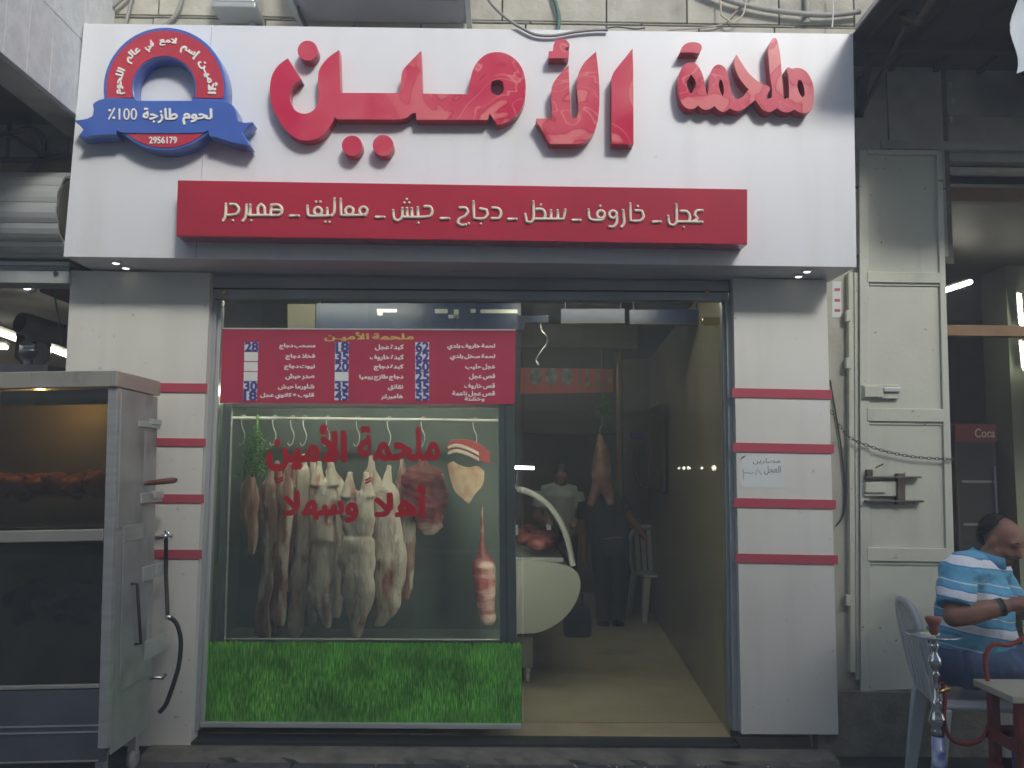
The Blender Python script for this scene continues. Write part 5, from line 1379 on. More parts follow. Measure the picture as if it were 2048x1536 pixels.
# streaky slab made up as hanging meat to imitate a street reflection
ss = thing('reflection_slab', P(*ZW2([(1540, 560)])[0], .36), 'made-up streaky red and white slab standing in for a street reflection by the right case frame', 'meat', 'meat hanging in the display case')
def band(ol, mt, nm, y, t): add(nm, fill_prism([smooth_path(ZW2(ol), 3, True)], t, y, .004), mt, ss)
band([(1388, 290), (1420, 245), (1500, 240), (1590, 268), (1660, 320), (1655, 395), (1590, 372), (1520, 330), (1450, 312), (1400, 320)], pm('slab_red', (.36, .06, .055, 1), (.24, .04, .04, 1), scale=10, rough=.4), 'red_layer', .36, .05)
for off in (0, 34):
    band([(1400, 285 + off), (1450, 268 + off), (1520, 285 + off), (1590, 320 + off), (1592, 342 + off), (1520, 308 + off), (1450, 290 + off), (1400, 305 + off)], pm('slab_white', (.62, .53, .44, 1), rough=.4), 'white_layer', .352, .007)
band([(1395, 395), (1430, 376), (1470, 400), (1530, 415), (1580, 405), (1625, 440), (1615, 520), (1570, 575), (1530, 640), (1480, 600), (1440, 560), (1412, 480)], pm('slab_yellow', (.56, .42, .27, 1), (.40, .22, .15, 1), scale=20, rough=.45), 'yellow_piece', .36, .04)
# bunch of parsley
pl_ = thing('parsley_bunch', P(*ZW2([(215, 460)])[0], .40), 'bushy green parsley bunch hanging at the left of the window', 'herbs')
lf = MB()
for k in range(900):
    t = random.random() ** .7
    yy = 150 + 310 * t; w = 14 + 75 * math.sin(min(1, t * 1.15) * math.pi * .62)
    px = 225 - 10 * t + random.gauss(0, .45) * w
    p = P(*ZW2([(px, yy)])[0], .38 + random.gauss(0, .05))
    s = random.uniform(.008, .017)
    a, b = Vector((random.uniform(-1, 1), random.uniform(-1, 1), random.uniform(-1, 1))).normalized(), Vector((random.uniform(-1, 1), random.uniform(-1, 1), random.uniform(-1, 1))).normalized()
    i = len(lf.v)
    lf.v += [p, p + a * s + b * s * .5, p + a * s * 1.6, p + a * s - b * s * .5]
    lf.f.append([i, i + 1, i + 2, i + 3])
tag(lf.build('leaves', pm('parsley', (.10, .26, .03, 1), (.04, .13, .02, 1), scale=20, rough=.5, spec=.3), pl_), kind='stuff')
q = P(*ZW2([(228, 150)])[0], .40)
MB().tube([q + Vector((0, 0, .06)), q + Vector((0, 0, -.05)), q + Vector((.01, 0, -.2))], .008, 6).build('stems', pm('stem_green', (.14, .30, .06, 1), rough=.6), pl_)

# ---------------- curved-glass counter
YQ = 1.03
ct = thing('meat_counter', P(1090, 1360, YQ), 'white meat counter with a curved glass front beyond the door', 'counter')
body = [(930, 1128), (1040, 1120), (1110, 1126), (1147, 1138), (1160, 1158), (1160, 1182), (1148, 1212), (1122, 1242), (1085, 1263), (1045, 1268), (930, 1268)]
def extrude_px(ol, y0, dy):
    q_ = [P(a.x, a.y, y0) for a in smooth_path(ol, 3, True, 40)]
    m_ = MB()
    area = sum(q_[i].x * q_[(i + 1) % len(q_)].z - q_[(i + 1) % len(q_)].x * q_[i].z for i in range(len(q_)))
    if area < 0: q_.reverse()
    m_.v = [v for v in q_] + [v + Vector((0, dy, 0)) for v in q_]
    n_ = len(q_)
    m_.f = [list(range(n_)), list(range(n_, 2 * n_))[::-1]] + [[i, i + n_, (i + 1) % n_ + n_, (i + 1) % n_] for i in range(n_)]
    return m_
cwht = pm('counter_white', (.58, .60, .52, 1), (.53, .55, .47, 1), scale=4, rough=.35)
extrude_px(body, YQ, .03).build('end_panel', cwht, ct, bevel=.004)
bodyi = [(930, 1132), (1040, 1126), (1106, 1132), (1140, 1143), (1152, 1160), (1152, 1180), (1141, 1208), (1117, 1236), (1083, 1256), (1045, 1262), (930, 1262)]
extrude_px(bodyi, YQ + .0305, 1.9).build('body', cwht, ct)
arc = smooth_path([(1036, 978), (1062, 986), (1092, 1006), (1116, 1036), (1134, 1076), (1146, 1132)], 4)
MB().tube([P(a.x, a.y, YQ + .01) for a in arc], .020, 8, (1, .7, 1)).build('glass_arch', M['white_enamel'], ct, True)
m = MB()
for j, dy in enumerate((.03, 1.9)):
    m.v += [P(a.x, a.y, YQ + .01) + Vector((0, dy, 0)) for a in arc]
n_ = len(arc)
m.f = [[i, i + 1, i + 1 + n_, i + n_] for i in range(n_ - 1)]
m.build('front_glass', M['case_glass'], ct, True)
MB().tube([P(1036, 978, YQ + .01), P(1036, 978, YQ + .01) + Vector((0, 1.9, 0))], .012, 6).build('top_bar', M['white_enamel'], ct)
a, b = P(1000, 1345, YQ + .1), P(1066, 1272, YQ + .1)
MB().box(a.x - .3, b.x, YQ + .1, YQ + 1.7, a.z + .03, b.z - .005).build('base', pm('base_grey', (.26, .26, .20, 1), rough=.5), ct, bevel=.005)
for yy in (YQ + .2, YQ + 1.6):
    MB().lathe([(.02, -.012), (.034, -.012), (.034, .012), (.02, .012)], (b.x - .03, yy, ZFL + .035), 12, 'x').build('caster', M['plastic_white'], ct, True)
    MB().box(b.x - .045, b.x - .015, yy - .012, yy + .012, ZFL + .05, a.z + .031).build('caster_stem', M['chrome'], ct)
MB().tube([P(1030, 935, YQ + .25), P(1068, 936, YQ + .25)], .012, 8).build('mirrored_tube', M['tube_cool'], ct, True)  # glowing tube standing in for a tube mirrored in the glass
MB().tube([P(1034, 935, YQ + .25), P(1034, 980, YQ + .25)], .006, 6).build('tube_post', M['chrome'], ct)
MB().box(P(1012, 1140, YQ).x - .35, P(1128, 1140, YQ).x, YQ + .06, YQ + 1.8, P(1060, 1117, YQ).z - .03, P(1060, 1117, YQ).z).build('deck', M['alu_light'], ct)
zk = P(1060, 1117, YQ).z
for k in range(12):
    cx = P(random.uniform(1045, 1118), 1100, YQ).x; cy = YQ + .12 + .13 * k
    me = MB().ball((0, 0, 0), .085, .06, .045, 12, 8)
    for v in me.v:
        v *= 1 + .22 * noise.noise(v * 22 + Vector((k * 5, 0, 0)))
    o = me.build('meat_cut', pm('pink_meat', (.46, .15, .14, 1), (.33, .07, .07, 1), scale=14, rough=.35, c3=(.62, .45, .38, 1), scale3=9, lo3=.56) if k == 0 else bpy.data.materials['pink_meat'], None, True)
    o.location = (cx, cy, zk + .042); o.rotation_euler.z = random.uniform(0, 3)
    tag(o, 'lump of pink meat inside the curved glass counter, number %s from the door' % ('one', 'two', 'three', 'four', 'five', 'six', 'seven', 'eight', 'nine', 'ten', 'eleven', 'twelve')[k], 'meat', 'meat cuts in the counter')
for k, (px, py, w, h_) in enumerate(((1093, 1050, 9, 10), (1030, 1050, 6, 20))):
    t = tag(slab(rect(px, py, px + w, py + h_), YQ + .3, .004).build('price_card', M['paper']), ('small white price card under the curved counter glass', 'tall white price card at the counter end near the door edge')[k], 'price card')

# small blue bag standing by the counter
bgm = MB(); rows = []
for z, rx, ry in ((0, .11, .07), (.02, .125, .08), (.14, .125, .075), (.24, .11, .06), (.27, .07, .035)):
    c = P(1155, 1250, 2.9); rows.append([Vector((c.x + rx * math.copysign(abs(math.cos(t)) ** .6, math.cos(t)), 2.9 + ry * math.copysign(abs(math.sin(t)) ** .6, math.sin(t)), ZFL + z)) for t in [2 * math.pi * k / 16 for k in range(16)]])
bag = thing('blue_bag', (P(1155, 1250, 2.9).x, 2.9, ZFL), 'dark blue bag standing on the floor beside the counter', 'bag')
bgm.loft(rows).build('bag_body', pm('navy_cloth', (.03, .05, .12, 1), (.02, .035, .09, 1), scale=9, rough=.7), bag, True)
c = P(1155, 1250, 2.9)
MB().tube([Vector((c.x - .05, 2.9, ZFL + .25)), Vector((c.x - .04, 2.9, ZFL + .36)), Vector((c.x + .04, 2.9, ZFL + .36)), Vector((c.x + .05, 2.9, ZFL + .25))], .008, 6).build('handle', M['black'], bag, True)
# carcass inside the shop
Yi = 2.7
hk = thing('inner_carcass', P(1200, 1000, Yi), 'reddish carcass hanging deep inside the shop in front of the bending man', 'meat')
m_ = MB()
def ip(px, py, dy=0): return P(px, py, Yi + dy)
m_.tube([ip(1200, 868), ip(1201, 888), ip(1203, 912), ip(1203, 945), ip(1202, 972)], [.02, .045, .075, .085, .08], 14)
m_.tube([ip(1202, 960), ip(1190, 985), ip(1180, 1012)], [.06, .05, .03], 10); m_.tube([ip(1203, 960), ip(1216, 985), ip(1224, 1010)], [.06, .05, .03], 10)
for v in m_.v: v += Vector((noise.noise(v * 12), noise.noise(v * 12 + Vector((9, 0, 0))), 0)) * .014
add('flesh', fuse_(m_, .012, 2), pm('inner_meat', (.40, .22, .15, 1), (.24, .09, .06, 1), scale=12, rough=.45, bump=.4, c3=(.55, .42, .32, 1), scale3=8, lo3=.55), hk, True)
c = P(1200, 868, Yi)
MB().tube([c, c + Vector((0, 0, .05)), c + Vector((.02, 0, .08)), c + Vector((.01, 0, 2.69 - c.z))], .006, 6).build('hook', M['chrome'], hk, True)
lf = MB()
for k in range(160):
    p = P(random.gauss(1212, 10), random.gauss(820, 22), Yi + random.gauss(0, .05)); s = random.uniform(.015, .03)
    a, b = [Vector((random.uniform(-1, 1), random.uniform(-1, 1), random.uniform(-1, 1))).normalized() for _ in (0, 1)]
    i = len(lf.v); lf.v += [p, p + a * s + b * s * .5, p + a * s * 1.6, p + a * s - b * s * .5]; lf.f.append([i, i + 1, i + 2, i + 3])
tag(lf.build('herb_leaves', bpy.data.materials['parsley'], hk), kind='stuff')
# S hook by the poster
sp = [(1082, 655), (1092, 670), (1094, 685), (1084, 700), (1074, 715), (1073, 722), (1078, 730)]
tag(MB().tube([P(a.x, a.y, 1.4) for a in smooth_path([(1082, 597)] + sp, 4)], .008, 6).build('long_hook', M['chrome'], None, True), 'long bent steel hook hanging before the red poster', 'hook')

# ================================================================== PLASTIC CHAIR
def plastic_chair(loc, rz, label, cat='chair'):
    """Monobloc chair facing +x in its own frame."""
    t = thing('plastic_chair', loc, label, cat, 'white plastic chairs')
    rot = Matrix.Rotation(rz, 4, 'Z'); T = Matrix.Translation(Vector(loc)) @ rot
    def put(m_, nm, bevel=0, sm=False):
        me = m_.me()
        if bevel: me = beveled(me, bevel)
        me.transform(T); return add(nm, me, M['plastic_white'], t, sm)
    m_ = MB(); m_.box(-.21, .22, -.22, .22, .42, .445); put(m_, 'seat', .01)
    for sx, sy in ((1, 1), (1, -1), (-1, 1), (-1, -1)):
        p1 = Vector((sx * .185, sy * .19, .419)); p0 = Vector((sx * .235, sy * .235, 0))
        a, b = .034, .024
        m_ = MB().hexa([p0 + Vector((-b, -b, 0)), p0 + Vector((b, -b, 0)), p1 + Vector((a, -a, 0)), p1 + Vector((-a, -a, 0)), p0 + Vector((-b, b, 0)), p0 + Vector((b, b, 0)), p1 + Vector((a, a, 0)), p1 + Vector((-a, a, 0))])
        put(m_, 'leg', .006)
    fr_ = [(-.20, -.20, .44), (-.235, -.215, .60), (-.27, -.20, .78), (-.285, -.13, .86), (-.29, 0, .88), (-.285, .13, .86), (-.27, .20, .78), (-.235, .215, .60), (-.20, .20, .44)]
    m_ = MB().tube(smooth_path(fr_, 4), .022, 8, (.7, 1, 1)); put(m_, 'back_frame', 0, True)
    for k in range(5):
        y = -.13 + k * .065
        m_ = MB().hexa([Vector((-.212, y - .022, .446)), Vector((-.212, y + .022, .446)), Vector((-.288, y + .022, .85)), Vector((-.288, y - .022, .85)), Vector((-.22, y - .022, .446)), Vector((-.22, y + .022, .446)), Vector((-.296, y + .022, .85)), Vector((-.296, y - .022, .85))]); put(m_, 'back_slat')
    return t
fc = P(1292, 1212, 4.0)
plastic_chair((PZ(1292, 1212, ZFL).x, min(PZ(1292, 1212, ZFL).y, 3.85), ZFL), R(-80), 'pale plastic chair with a slatted back standing deep inside the shop')

# ================================================================== PEOPLE
skin = pm('skin', (.33, .17, .11, 1), (.28, .135, .085, 1), scale=8, rough=.5)
skin.node_tree.nodes['Principled BSDF'].inputs['Subsurface Weight'].default_value = .08
skin.node_tree.nodes['Principled BSDF'].inputs['Subsurface Radius'].default_value = (.01, .004, .002)
hairm = pm('dark_hair', (.02, .017, .015, 1), (.055, .05, .046, 1), scale=60, rough=.55, bump=.4, bscale=120)

def fuse(m_, vox=.009, it=4):
    return evaluated(m_.me(), [('REMESH', dict(mode='VOXEL', voxel_size=vox)), ('SMOOTH', dict(factor=.5, iterations=it))])

def wrinkle(me, amp, sc_, st=(1, 1, 1)):
    me.update()
    for v in me.vertices:
        q_ = Vector((v.co.x * st[0], v.co.y * st[1], v.co.z * st[2])) * sc_
        v.co += v.normal * amp * (noise.noise(q_) + .5 * noise.noise(q_ * 2.3))
    return me

def head_parts(m_, T):
    """Head looking along +x, origin at its centre; T places it."""
    rot = T.to_3x3()
    def B(c, a, b, d, n=14, k=10): m_.ball(T @ Vector(c), a, b, d, n, k, rot)
    B((-.012, 0, .030), .098, .076, .088); B((.020, 0, -.030), .078, .064, .082); B((.048, 0, -.078), .045, .046, .032)
    B((.040, 0, .022), .058, .062, .05)
    for s in (-1, 1):
        B((.050, s * .036, -.030), .036, .026, .030)
        B((-.004, s * .078, -.010), .022, .012, .034, 12, 8)
        B((.078, s * .030, .026), .016, .028, .009, 10, 6)
    m_.tube([T @ Vector(a) for a in ((.082, 0, .014), (.104, 0, -.012), (.114, 0, -.026), (.092, 0, -.036))], [.011, .013, .016, .012], 8)
    for s in (-1, 1): B((.100, s * .012, -.030), .012, .009, .008, 8, 6)
    B((.083, 0, -.055), .016, .024, .006, 10, 6); B((.082, 0, -.066), .014, .021, .007, 10, 6)

def hand(m_, w, d, up, curl=.6, s=1.0, side=1):
    """Five fingered hand from the wrist w pointing along d; 'up' is the back of the hand."""
    d = d.normalized(); up = (up - d * up.dot(d)).normalized(); x = d.cross(up) * side
    pc = w + d * .05 * s
    m_.tube([w, w + d * .025, w + d * .085 * s], [.026, .032, .034], 8, None)
    for k, (off, ln) in enumerate(((-.030, .072), (-.010, .082), (.010, .078), (.029, .060))):
        b0 = w + d * .085 * s + x * off
        a1 = b0 + (d * math.cos(curl * .5) - up * math.sin(curl * .5)) * ln * .45
        a2 = a1 + (d * math.cos(curl * 1.3) - up * math.sin(curl * 1.3)) * ln * .35
        a3 = a2 + (d * math.cos(curl * 2.0) - up * math.sin(curl * 2.0)) * ln * .28
        m_.tube([b0 - d * .03, b0, a1, a2, a3], [.010, .0098, .009, .0082, .0068], 7)
    t0 = w + d * .028 - x * .028; t1 = t0 + (d * .6 - x * .7 - up * .25).normalized() * .038; t2 = t1 + (d * .9 - x * .2 - up * .4).normalized() * .032
    m_.tube([t0, t1, t2], [.014, .0115, .009], 7)

# ---------------- the seated man at the right edge
YM = -.60
pelv = P(1912, 1318, YM); pelv.z = max(pelv.z, .545)
man = thing('person', (pelv.x, YM, 0), 'man in a cyan and white striped polo shirt sitting on a plastic chair, head bowed', 'person')
chest = P(1950, 1178, YM); belly = P(1950, 1258, YM - .02); neck = P(1978, 1122, YM); headc = P(2003, 1082, YM - .02)
shR, elR, wrR = P(1916, 1146, YM - .20), P(1908, 1232, YM - .27), P(2014, 1212, YM - .32)
shL, elL, wrL = P(1990, 1142, YM + .18), P(2040, 1225, YM + .20), P(2090, 1215, YM - .12)
hipR, knR, ftR = P(1925, 1332, YM - .10), P(2085, 1338, YM - .17), P(2100, 1500, YM - .17)
hipL, knL, ftL = P(1930, 1326, YM + .10), P(2090, 1326, YM + .15), P(2110, 1490, YM + .15)
for f_ in (ftR, ftL): f_.z = .075
HT = Matrix.Translation(headc) @ Matrix.Rotation(R(-58), 4, 'Z') @ Matrix.Rotation(R(24), 4, 'Y') @ Matrix.Scale(.97, 4)
bm = MB()
head_parts(bm, HT)
bm.tube([neck - Vector((.02, 0, .06)), neck, headc + Vector((-.02, 0, -.04))], [.075, .062, .058], 12)
bm.tube([pelv, belly, chest, neck - Vector((.015, 0, .03))], [.15, .165, .150, .075], 14)
bm.tube([shR, shR.lerp(elR, .5), elR], [.044, .046, .043], 10); bm.ball(elR, .05); bm.tube([elR, elR.lerp(wrR, .35), elR.lerp(wrR, .75), wrR], [.05, .054, .042, .034], 12)
bm.tube([shL, elL], [.044, .042], 10); bm.tube([elL, elL.lerp(wrL, .35), wrL], [.042, .043, .029], 10)
bm.tube([shR, chest + Vector((0, 0, .05)), shL], [.044, .08, .044], 10)
for h_, k_, f_ in ((hipR, knR, ftR), (hipL, knL, ftL)):
    bm.tube([h_, h_.lerp(k_, .5), k_], [.085, .072, .055], 10); bm.tube([k_, k_.lerp(f_, .35), f_], [.055, .052, .035], 10)
    bm.tube([f_ + Vector((-.05, 0, -.035)), f_ + Vector((.06, -.01, -.04)), f_ + Vector((.17, -.03, -.048))], [.036, .036, .024], 8)
hand(bm, wrR, (wrR - elR).normalized(), Vector((0, -.5, 1)), .7, 1, 1)
hand(bm, wrL, (Vector((.2, -1, -.1))), Vector((.3, 0, 1)), .7, 1, -1)
add('body', fuse(bm, .0075, 3), skin, man, True)
# hair: a skull cap cut back from the forehead, plus brows and moustache
hm_ = MB(); rot = HT.to_3x3()
hm_.ball(HT @ Vector((-.046, 0, .044)), .074, .0745, .0755, 18, 12, rot)
hm_.ball(HT @ Vector((-.066, 0, .005)), .048, .058, .060, 12, 8, rot)
hme = fuse(hm_, .008, 3)
hb2 = MB(); hb2.v = [v.co.copy() for v in hme.vertices]; hb2.f = [list(p.vertices) for p in hme.polygons]
hme.update(); nrm = [v.normal.copy() for v in hme.vertices]
for k in range(5200):
    i = random.randrange(len(nrm)); p = hb2.v[i] + Vector((random.uniform(-.004, .004), random.uniform(-.004, .004), random.uniform(-.004, .004)))
    d = (nrm[i] * .5 + Vector((-.5, random.uniform(-.5, .5), random.uniform(-.7, .1)))).normalized() * random.uniform(.006, .018)
    w = d.cross(nrm[i]).normalized() * .0011
    j = len(hb2.v); hb2.v += [p - w, p + w, p + d]; hb2.f.append([j, j + 1, j + 2])
add('hair', hb2.me(), hairm, man, True)
fm = MB()
for s in (-1, 1):
    fm.tube([HT @ Vector(a) for a in ((.090, s * .012, .030), (.089, s * .032, .036), (.076, s * .050, .030))], [.003, .0045, .002], 6)
    fm.ball(HT @ Vector((.082, s * .031, .012)), .009, .014, .006, 10, 6, rot)
fm.tube([HT @ Vector(a) for a in ((.078, -.032, -.058), (.096, -.014, -.048), (.100, 0, -.046), (.096, .014, -.048), (.078, .032, -.058))], [.003, .007, .007, .007, .003], 6)
fm.build('face_hair', hairm, man, True)
# polo shirt
def stripes():
    m = bpy.data.materials.new('striped_polo'); m.use_nodes = True
    nt_ = m.node_tree; N = nt_.nodes; L = nt_.links; b = N['Principled BSDF']; b.inputs['Roughness'].default_value = .85
    tc = N.new('ShaderNodeTexCoord'); sx = N.new('ShaderNodeSeparateXYZ'); L.new(tc.outputs['Object'], sx.inputs[0])
    nz = N.new('ShaderNodeTexNoise'); nz.inputs['Scale'].default_value = 7; L.new(tc.outputs['Object'], nz.inputs['Vector'])
    def math_(op, a, bv):
        n_ = N.new('ShaderNodeMath'); n_.operation = op
        for i, v in ((0, a), (1, bv)):
            if isinstance(v, (int, float)): n_.inputs[i].default_value = v
            else: L.new(v, n_.inputs[i])
        return n_.outputs[0]
    z = math_('ADD', sx.outputs[2], math_('MULTIPLY', sx.outputs[0], .16))
    z = math_('ADD', z, math_('MULTIPLY', nz.outputs[0], .03))
    fr_ = math_('FRACT', math_('MULTIPLY', math_('ADD', z, 2.0), 6.4), 0)
    cr = N.new('ShaderNodeValToRGB'); cr.color_ramp.interpolation = 'CONSTANT'
    e = cr.color_ramp.elements
    cy, wh, db = (.15, .44, .64, 1), (.80, .82, .86, 1), (.07, .27, .50, 1)
    e[0].position = 0; e[0].color = cy; e[1].position = .26; e[1].color = db
    for p_, c_ in ((.30, wh), (.55, db), (.59, cy), (.80, wh), (.83, cy)):
        x = e.new(p_); x.color = c_
    L.new(fr_, cr.inputs[0]); L.new(cr.outputs[0], b.inputs['Base Color'])
    nb = N.new('ShaderNodeTexNoise'); nb.inputs['Scale'].default_value = 18; nb.inputs['Detail'].default_value = 3
    L.new(tc.outputs['Object'], nb.inputs['Vector'])
    bp = N.new('ShaderNodeBump'); bp.inputs['Strength'].default_value = .5; bp.inputs['Distance'].default_value = .02
    L.new(nb.outputs[0], bp.inputs['Height']); L.new(bp.outputs[0], b.inputs['Normal'])
    return m
sm_ = MB()
sm_.tube([pelv + Vector((0, 0, .0)), pelv.lerp(belly, .5), belly, chest, neck - Vector((.02, 0, .035))], [.168, .178, .185, .168, .086], 16)
sm_.tube([shR + Vector((0, .0, .0)), shR.lerp(chest, .4) + Vector((0, 0, .035)), chest + Vector((.01, 0, .075)), shL.lerp(chest, .4) + Vector((0, 0, .035)), shL], [.085, .098, .11, .098, .085], 12)
sm_.ball(shR, .086); sm_.tube([shR, shR.lerp(elR, .45), shR.lerp(elR, .80)], [.082, .084, .086], 12)
sm_.tube([shL, shL.lerp(elL, .45), shL.lerp(elL, .78)], [.072, .074, .076], 12)
shirt = add('polo_shirt', wrinkle(fuse(sm_, .009, 3), .011, 9, (.6, .6, 1.6)), stripes(), man, True)
cl = MB(); cn_ = neck + Vector((-.012, 0, .012)); nseg = 24
ax = (headc - neck).normalized(); e1 = ax.cross(Vector((0, 1, 0))).normalized(); e2 = ax.cross(e1)
for r_, h_ in ((.070, .032), (.077, .034), (.094, -.018), (.088, -.022)):
    for k in range(nseg):
        t = .45 + (2 * math.pi - .9) * k / (nseg - 1)
        front = math.cos(t) * -1
        cl.v.append(cn_ + e1 * (-r_ * math.cos(t)) * (1 if e1.x < 0 else -1) + e2 * r_ * math.sin(t) + ax * (h_ - .02 * front))
for j in range(4):
    for k in range(nseg - 1):
        a_, b_ = j * nseg + k, ((j + 1) % 4) * nseg + k
        cl.f.append([a_, a_ + 1, b_ + 1, b_])
cl.build('collar', pm('collar_blue', (.10, .32, .52, 1), rough=.85), man, True)
jn = MB()
jn.ball(pelv + Vector((-.01, 0, .0)), .165, .185, .125, 16, 10); jn.ball(pelv + Vector((.06, 0, -.01)), .16, .19, .11, 16, 10)
for h_, k_, f_ in ((hipR, knR, ftR), (hipL, knL, ftL)):
    jn.tube([h_, h_.lerp(k_, .5), k_], [.108, .096, .078], 12); jn.tube([k_, k_.lerp(f_, .4), f_ + Vector((0, 0, .03))], [.078, .072, .062], 12)
add('jeans', wrinkle(fuse(jn, .010, 3), .010, 10, (1.5, .7, .7)), pm('denim', (.10, .15, .26, 1), (.07, .105, .19, 1), scale=7, rough=.85, bump=.6, bscale=14), man, True)
wv = (wrR - elR).normalized()
MB().tube([wrR - wv * .04, wrR - wv * .015], [.041, .040], 14).build('watch', M['cable_dark'], man, True)

plastic_chair((pelv.x + .07, YM, 0), R(-12), 'white plastic chair under the seated man at the right edge')

# ---------------- water pipe
YH = -.92
hb_ = P(1868, 1275, YH); hx = hb_.x
hkh = thing('hookah', (hx, YH, 0), 'chrome water pipe with clay bowl and red hose before the seated man', 'water pipe')
zp = hb_.z
clay = pm('clay', (.36, .12, .08, 1), (.28, .09, .06, 1), scale=10, rough=.7)
MB().lathe([(.012, 0), (.020, .012), (.019, .035), (.030, .055), (.036, .075), (.030, .078)], (hx, YH, zp + .012), 16).build('clay_bowl', clay, hkh, True)
MB().lathe([(.012, -.004), (.085, .002), (.118, .012), (.120, .016), (.085, .008), (.012, .004)], (hx, YH, zp), 28).build('ash_plate', M['chrome'], hkh, True)
st_ = [(.012, 0), (.016, -.02), (.024, -.03), (.014, -.045), (.013, -.065), (.026, -.085), (.030, -.105), (.018, -.13), (.012, -.145), (.022, -.155), (.012, -.17), (.012, -.20), (.013, -.26), (.026, -.275), (.018, -.295), (.034, -.34), (.040, -.365), (.022, -.38), (.028, -.395), (.028, -.42)]
MB().lathe([(r_, z_) for r_, z_ in st_][::-1], (hx, YH, zp - .004), 18).build('stem', M['chrome'], hkh, True)
zv = zp - .424
MB().lathe([(.075, -zv + .0), (.092, -zv + .03), (.088, -zv + .09), (.05, -zv + .17), (.030, -zv + .22), (.027, -.002)], (hx, YH, zv), 22).build('vase', pm('vase_glass', (.55, .60, .66, 1), (.03, .05, .32, 1), scale=14, rough=.12, coat=.6), hkh, True)
zport = zp - .235
MB().tube([Vector((hx + .01, YH, zport)), Vector((hx + .06, YH, zport + .012))], .011, 8).build('hose_port', M['brass'], hkh, True)
hp = [(1884, 1365), (1890, 1392), (1888, 1430), (1893, 1462), (1908, 1482), (1935, 1488), (1962, 1478), (1978, 1450), (1982, 1405), (1976, 1365), (1970, 1330), (1975, 1300), (1992, 1288), (2020, 1290), (2055, 1268), (2080, 1240)]
MB().tube([P(a.x, a.y, YH) for a in smooth_path(hp, 4)], .0095, 8).build('hose', pm('red_hose', (.30, .035, .03, 1), rough=.4), hkh, True)

# ---------------- crate table
ctb = thing('crate_table', P(2050, 1480, -1.0), 'low red crate with a cream board on top at the right edge', 'table')
x0_, zt_ = P(1998, 1380, -1.05).x, P(1978, 1385, -1.12).z
red_ = pm('crate_red', (.20, .03, .025, 1), (.15, .025, .02, 1), scale=6, rough=.5)
MB().box(x0_ - .02, x0_ + .50, -1.18, -.88, zt_ - .03, zt_).build('board', pm('cream_board', (.48, .45, .33, 1), (.42, .39, .28, 1), scale=5, rough=.6, c3=(.30, .24, .13, 1), scale3=4), ctb, bevel=.004)
for xx in (x0_ + .02, x0_ + .43):
    for yy in (-1.15, -.95): MB().box(xx, xx + .04, yy, yy + .04, 0.004, zt_ - .031).build('crate_post', red_, ctb, bevel=.004)
for z in (.06, .20, .34):
    for yy in (-1.160, -.908): MB().box(x0_ + .021, x0_ + .469, yy, yy + .009, z, z + .05).build('crate_slat', red_, ctb)
    for xx in (x0_ + .011, x0_ + .471): MB().box(xx, xx + .008, -1.149, -.911, z, z + .05).build('crate_slat', red_, ctb)
tag(MB().box(x0_ + .09, x0_ + .40, -1.10, -.96, .012, .36).build('blue_carton', pm('carton_blue', (.04, .06, .22, 1), (.03, .05, .18, 1), rough=.5), bevel=.008), 'blue carton inside the red crate table', 'carton')

# ---------------- the man bending over inside the shop (seen from behind) and the seller behind the counter
ft = PZ(1217, 1250, ZFL); Yb = ft.y
def at(px, py, dy=0): return P(px, py, Yb + dy)
b2 = thing('person', (ft.x, Yb, ZFL), 'man in dark clothes bending over inside the shop, seen from behind', 'person')
hL, hR = at(1205, 1085), at(1236, 1085)
sL, sR = at(1172, 1005, .22), at(1240, 1002, .22)
m_ = MB()
for h_, px in ((hL, 1206), (hR, 1236)):
    f_ = at(px, 1246); k_ = at(px + 1, 1168, .03)
    m_.tube([h_, h_.lerp(k_, .5), k_, k_.lerp(f_, .4), f_], [.098, .09, .068, .062, .045], 12)
    m_.tube([f_ + Vector((0, -.06, -.02)), f_ + Vector((0, .05, -.015)), f_ + Vector((0, .16, -.025))], [.042, .042, .03], 8)
m_.tube([at(1220, 1085), at(1215, 1050, .05), at(1206, 1012, .2), at(1205, 1000, .34)], [.165, .165, .18, .10], 14)
m_.tube([sL, at(1206, 1004, .22), sR], [.075, .12, .075], 10)
hd_ = at(1200, 1012, .50)
m_.ball(hd_, .08, .1, .095, 14, 10); m_.tube([at(1205, 1003, .32), hd_], [.065, .055], 10)
m_.tube([sR, at(1258, 1035, .18), at(1282, 1062, .1)], [.055, .046, .03], 10)
hand(m_, at(1282, 1062, .1), Vector((.5, 0, -.8)), Vector((1, 0, .5)), .5, 1, 1)
m_.tube([sL, at(1164, 1055, .2), at(1168, 1105, .12)], [.055, .046, .03], 10)
hand(m_, at(1168, 1105, .12), Vector((0, 0, -1)), Vector((-1, 0, 0)), .5, 1, -1)
add('body', fuse(m_, .011, 3), skin, b2, True)
dkc = pm('black_cloth', (.018, .018, .018, 1), (.012, .012, .012, 1), scale=6, rough=.9)
m_ = MB()
for h_, px in ((hL, 1206), (hR, 1236)):
    f_ = at(px, 1246); k_ = at(px + 1, 1168, .03)
    m_.tube([h_, h_.lerp(k_, .5), k_, k_.lerp(f_, .4), f_ + Vector((0, 0, .03))], [.118, .108, .088, .082, .072], 12)
m_.ball(at(1220, 1085), .19, .16, .14)
add('trousers', fuse(m_, .013, 3), dkc, b2, True)
m_ = MB()
m_.tube([at(1220, 1082), at(1215, 1050, .05), at(1206, 1012, .2), at(1205, 1002, .33)], [.185, .19, .205, .11], 14)
m_.tube([sL, at(1206, 1004, .22), sR], [.09, .14, .09], 10)
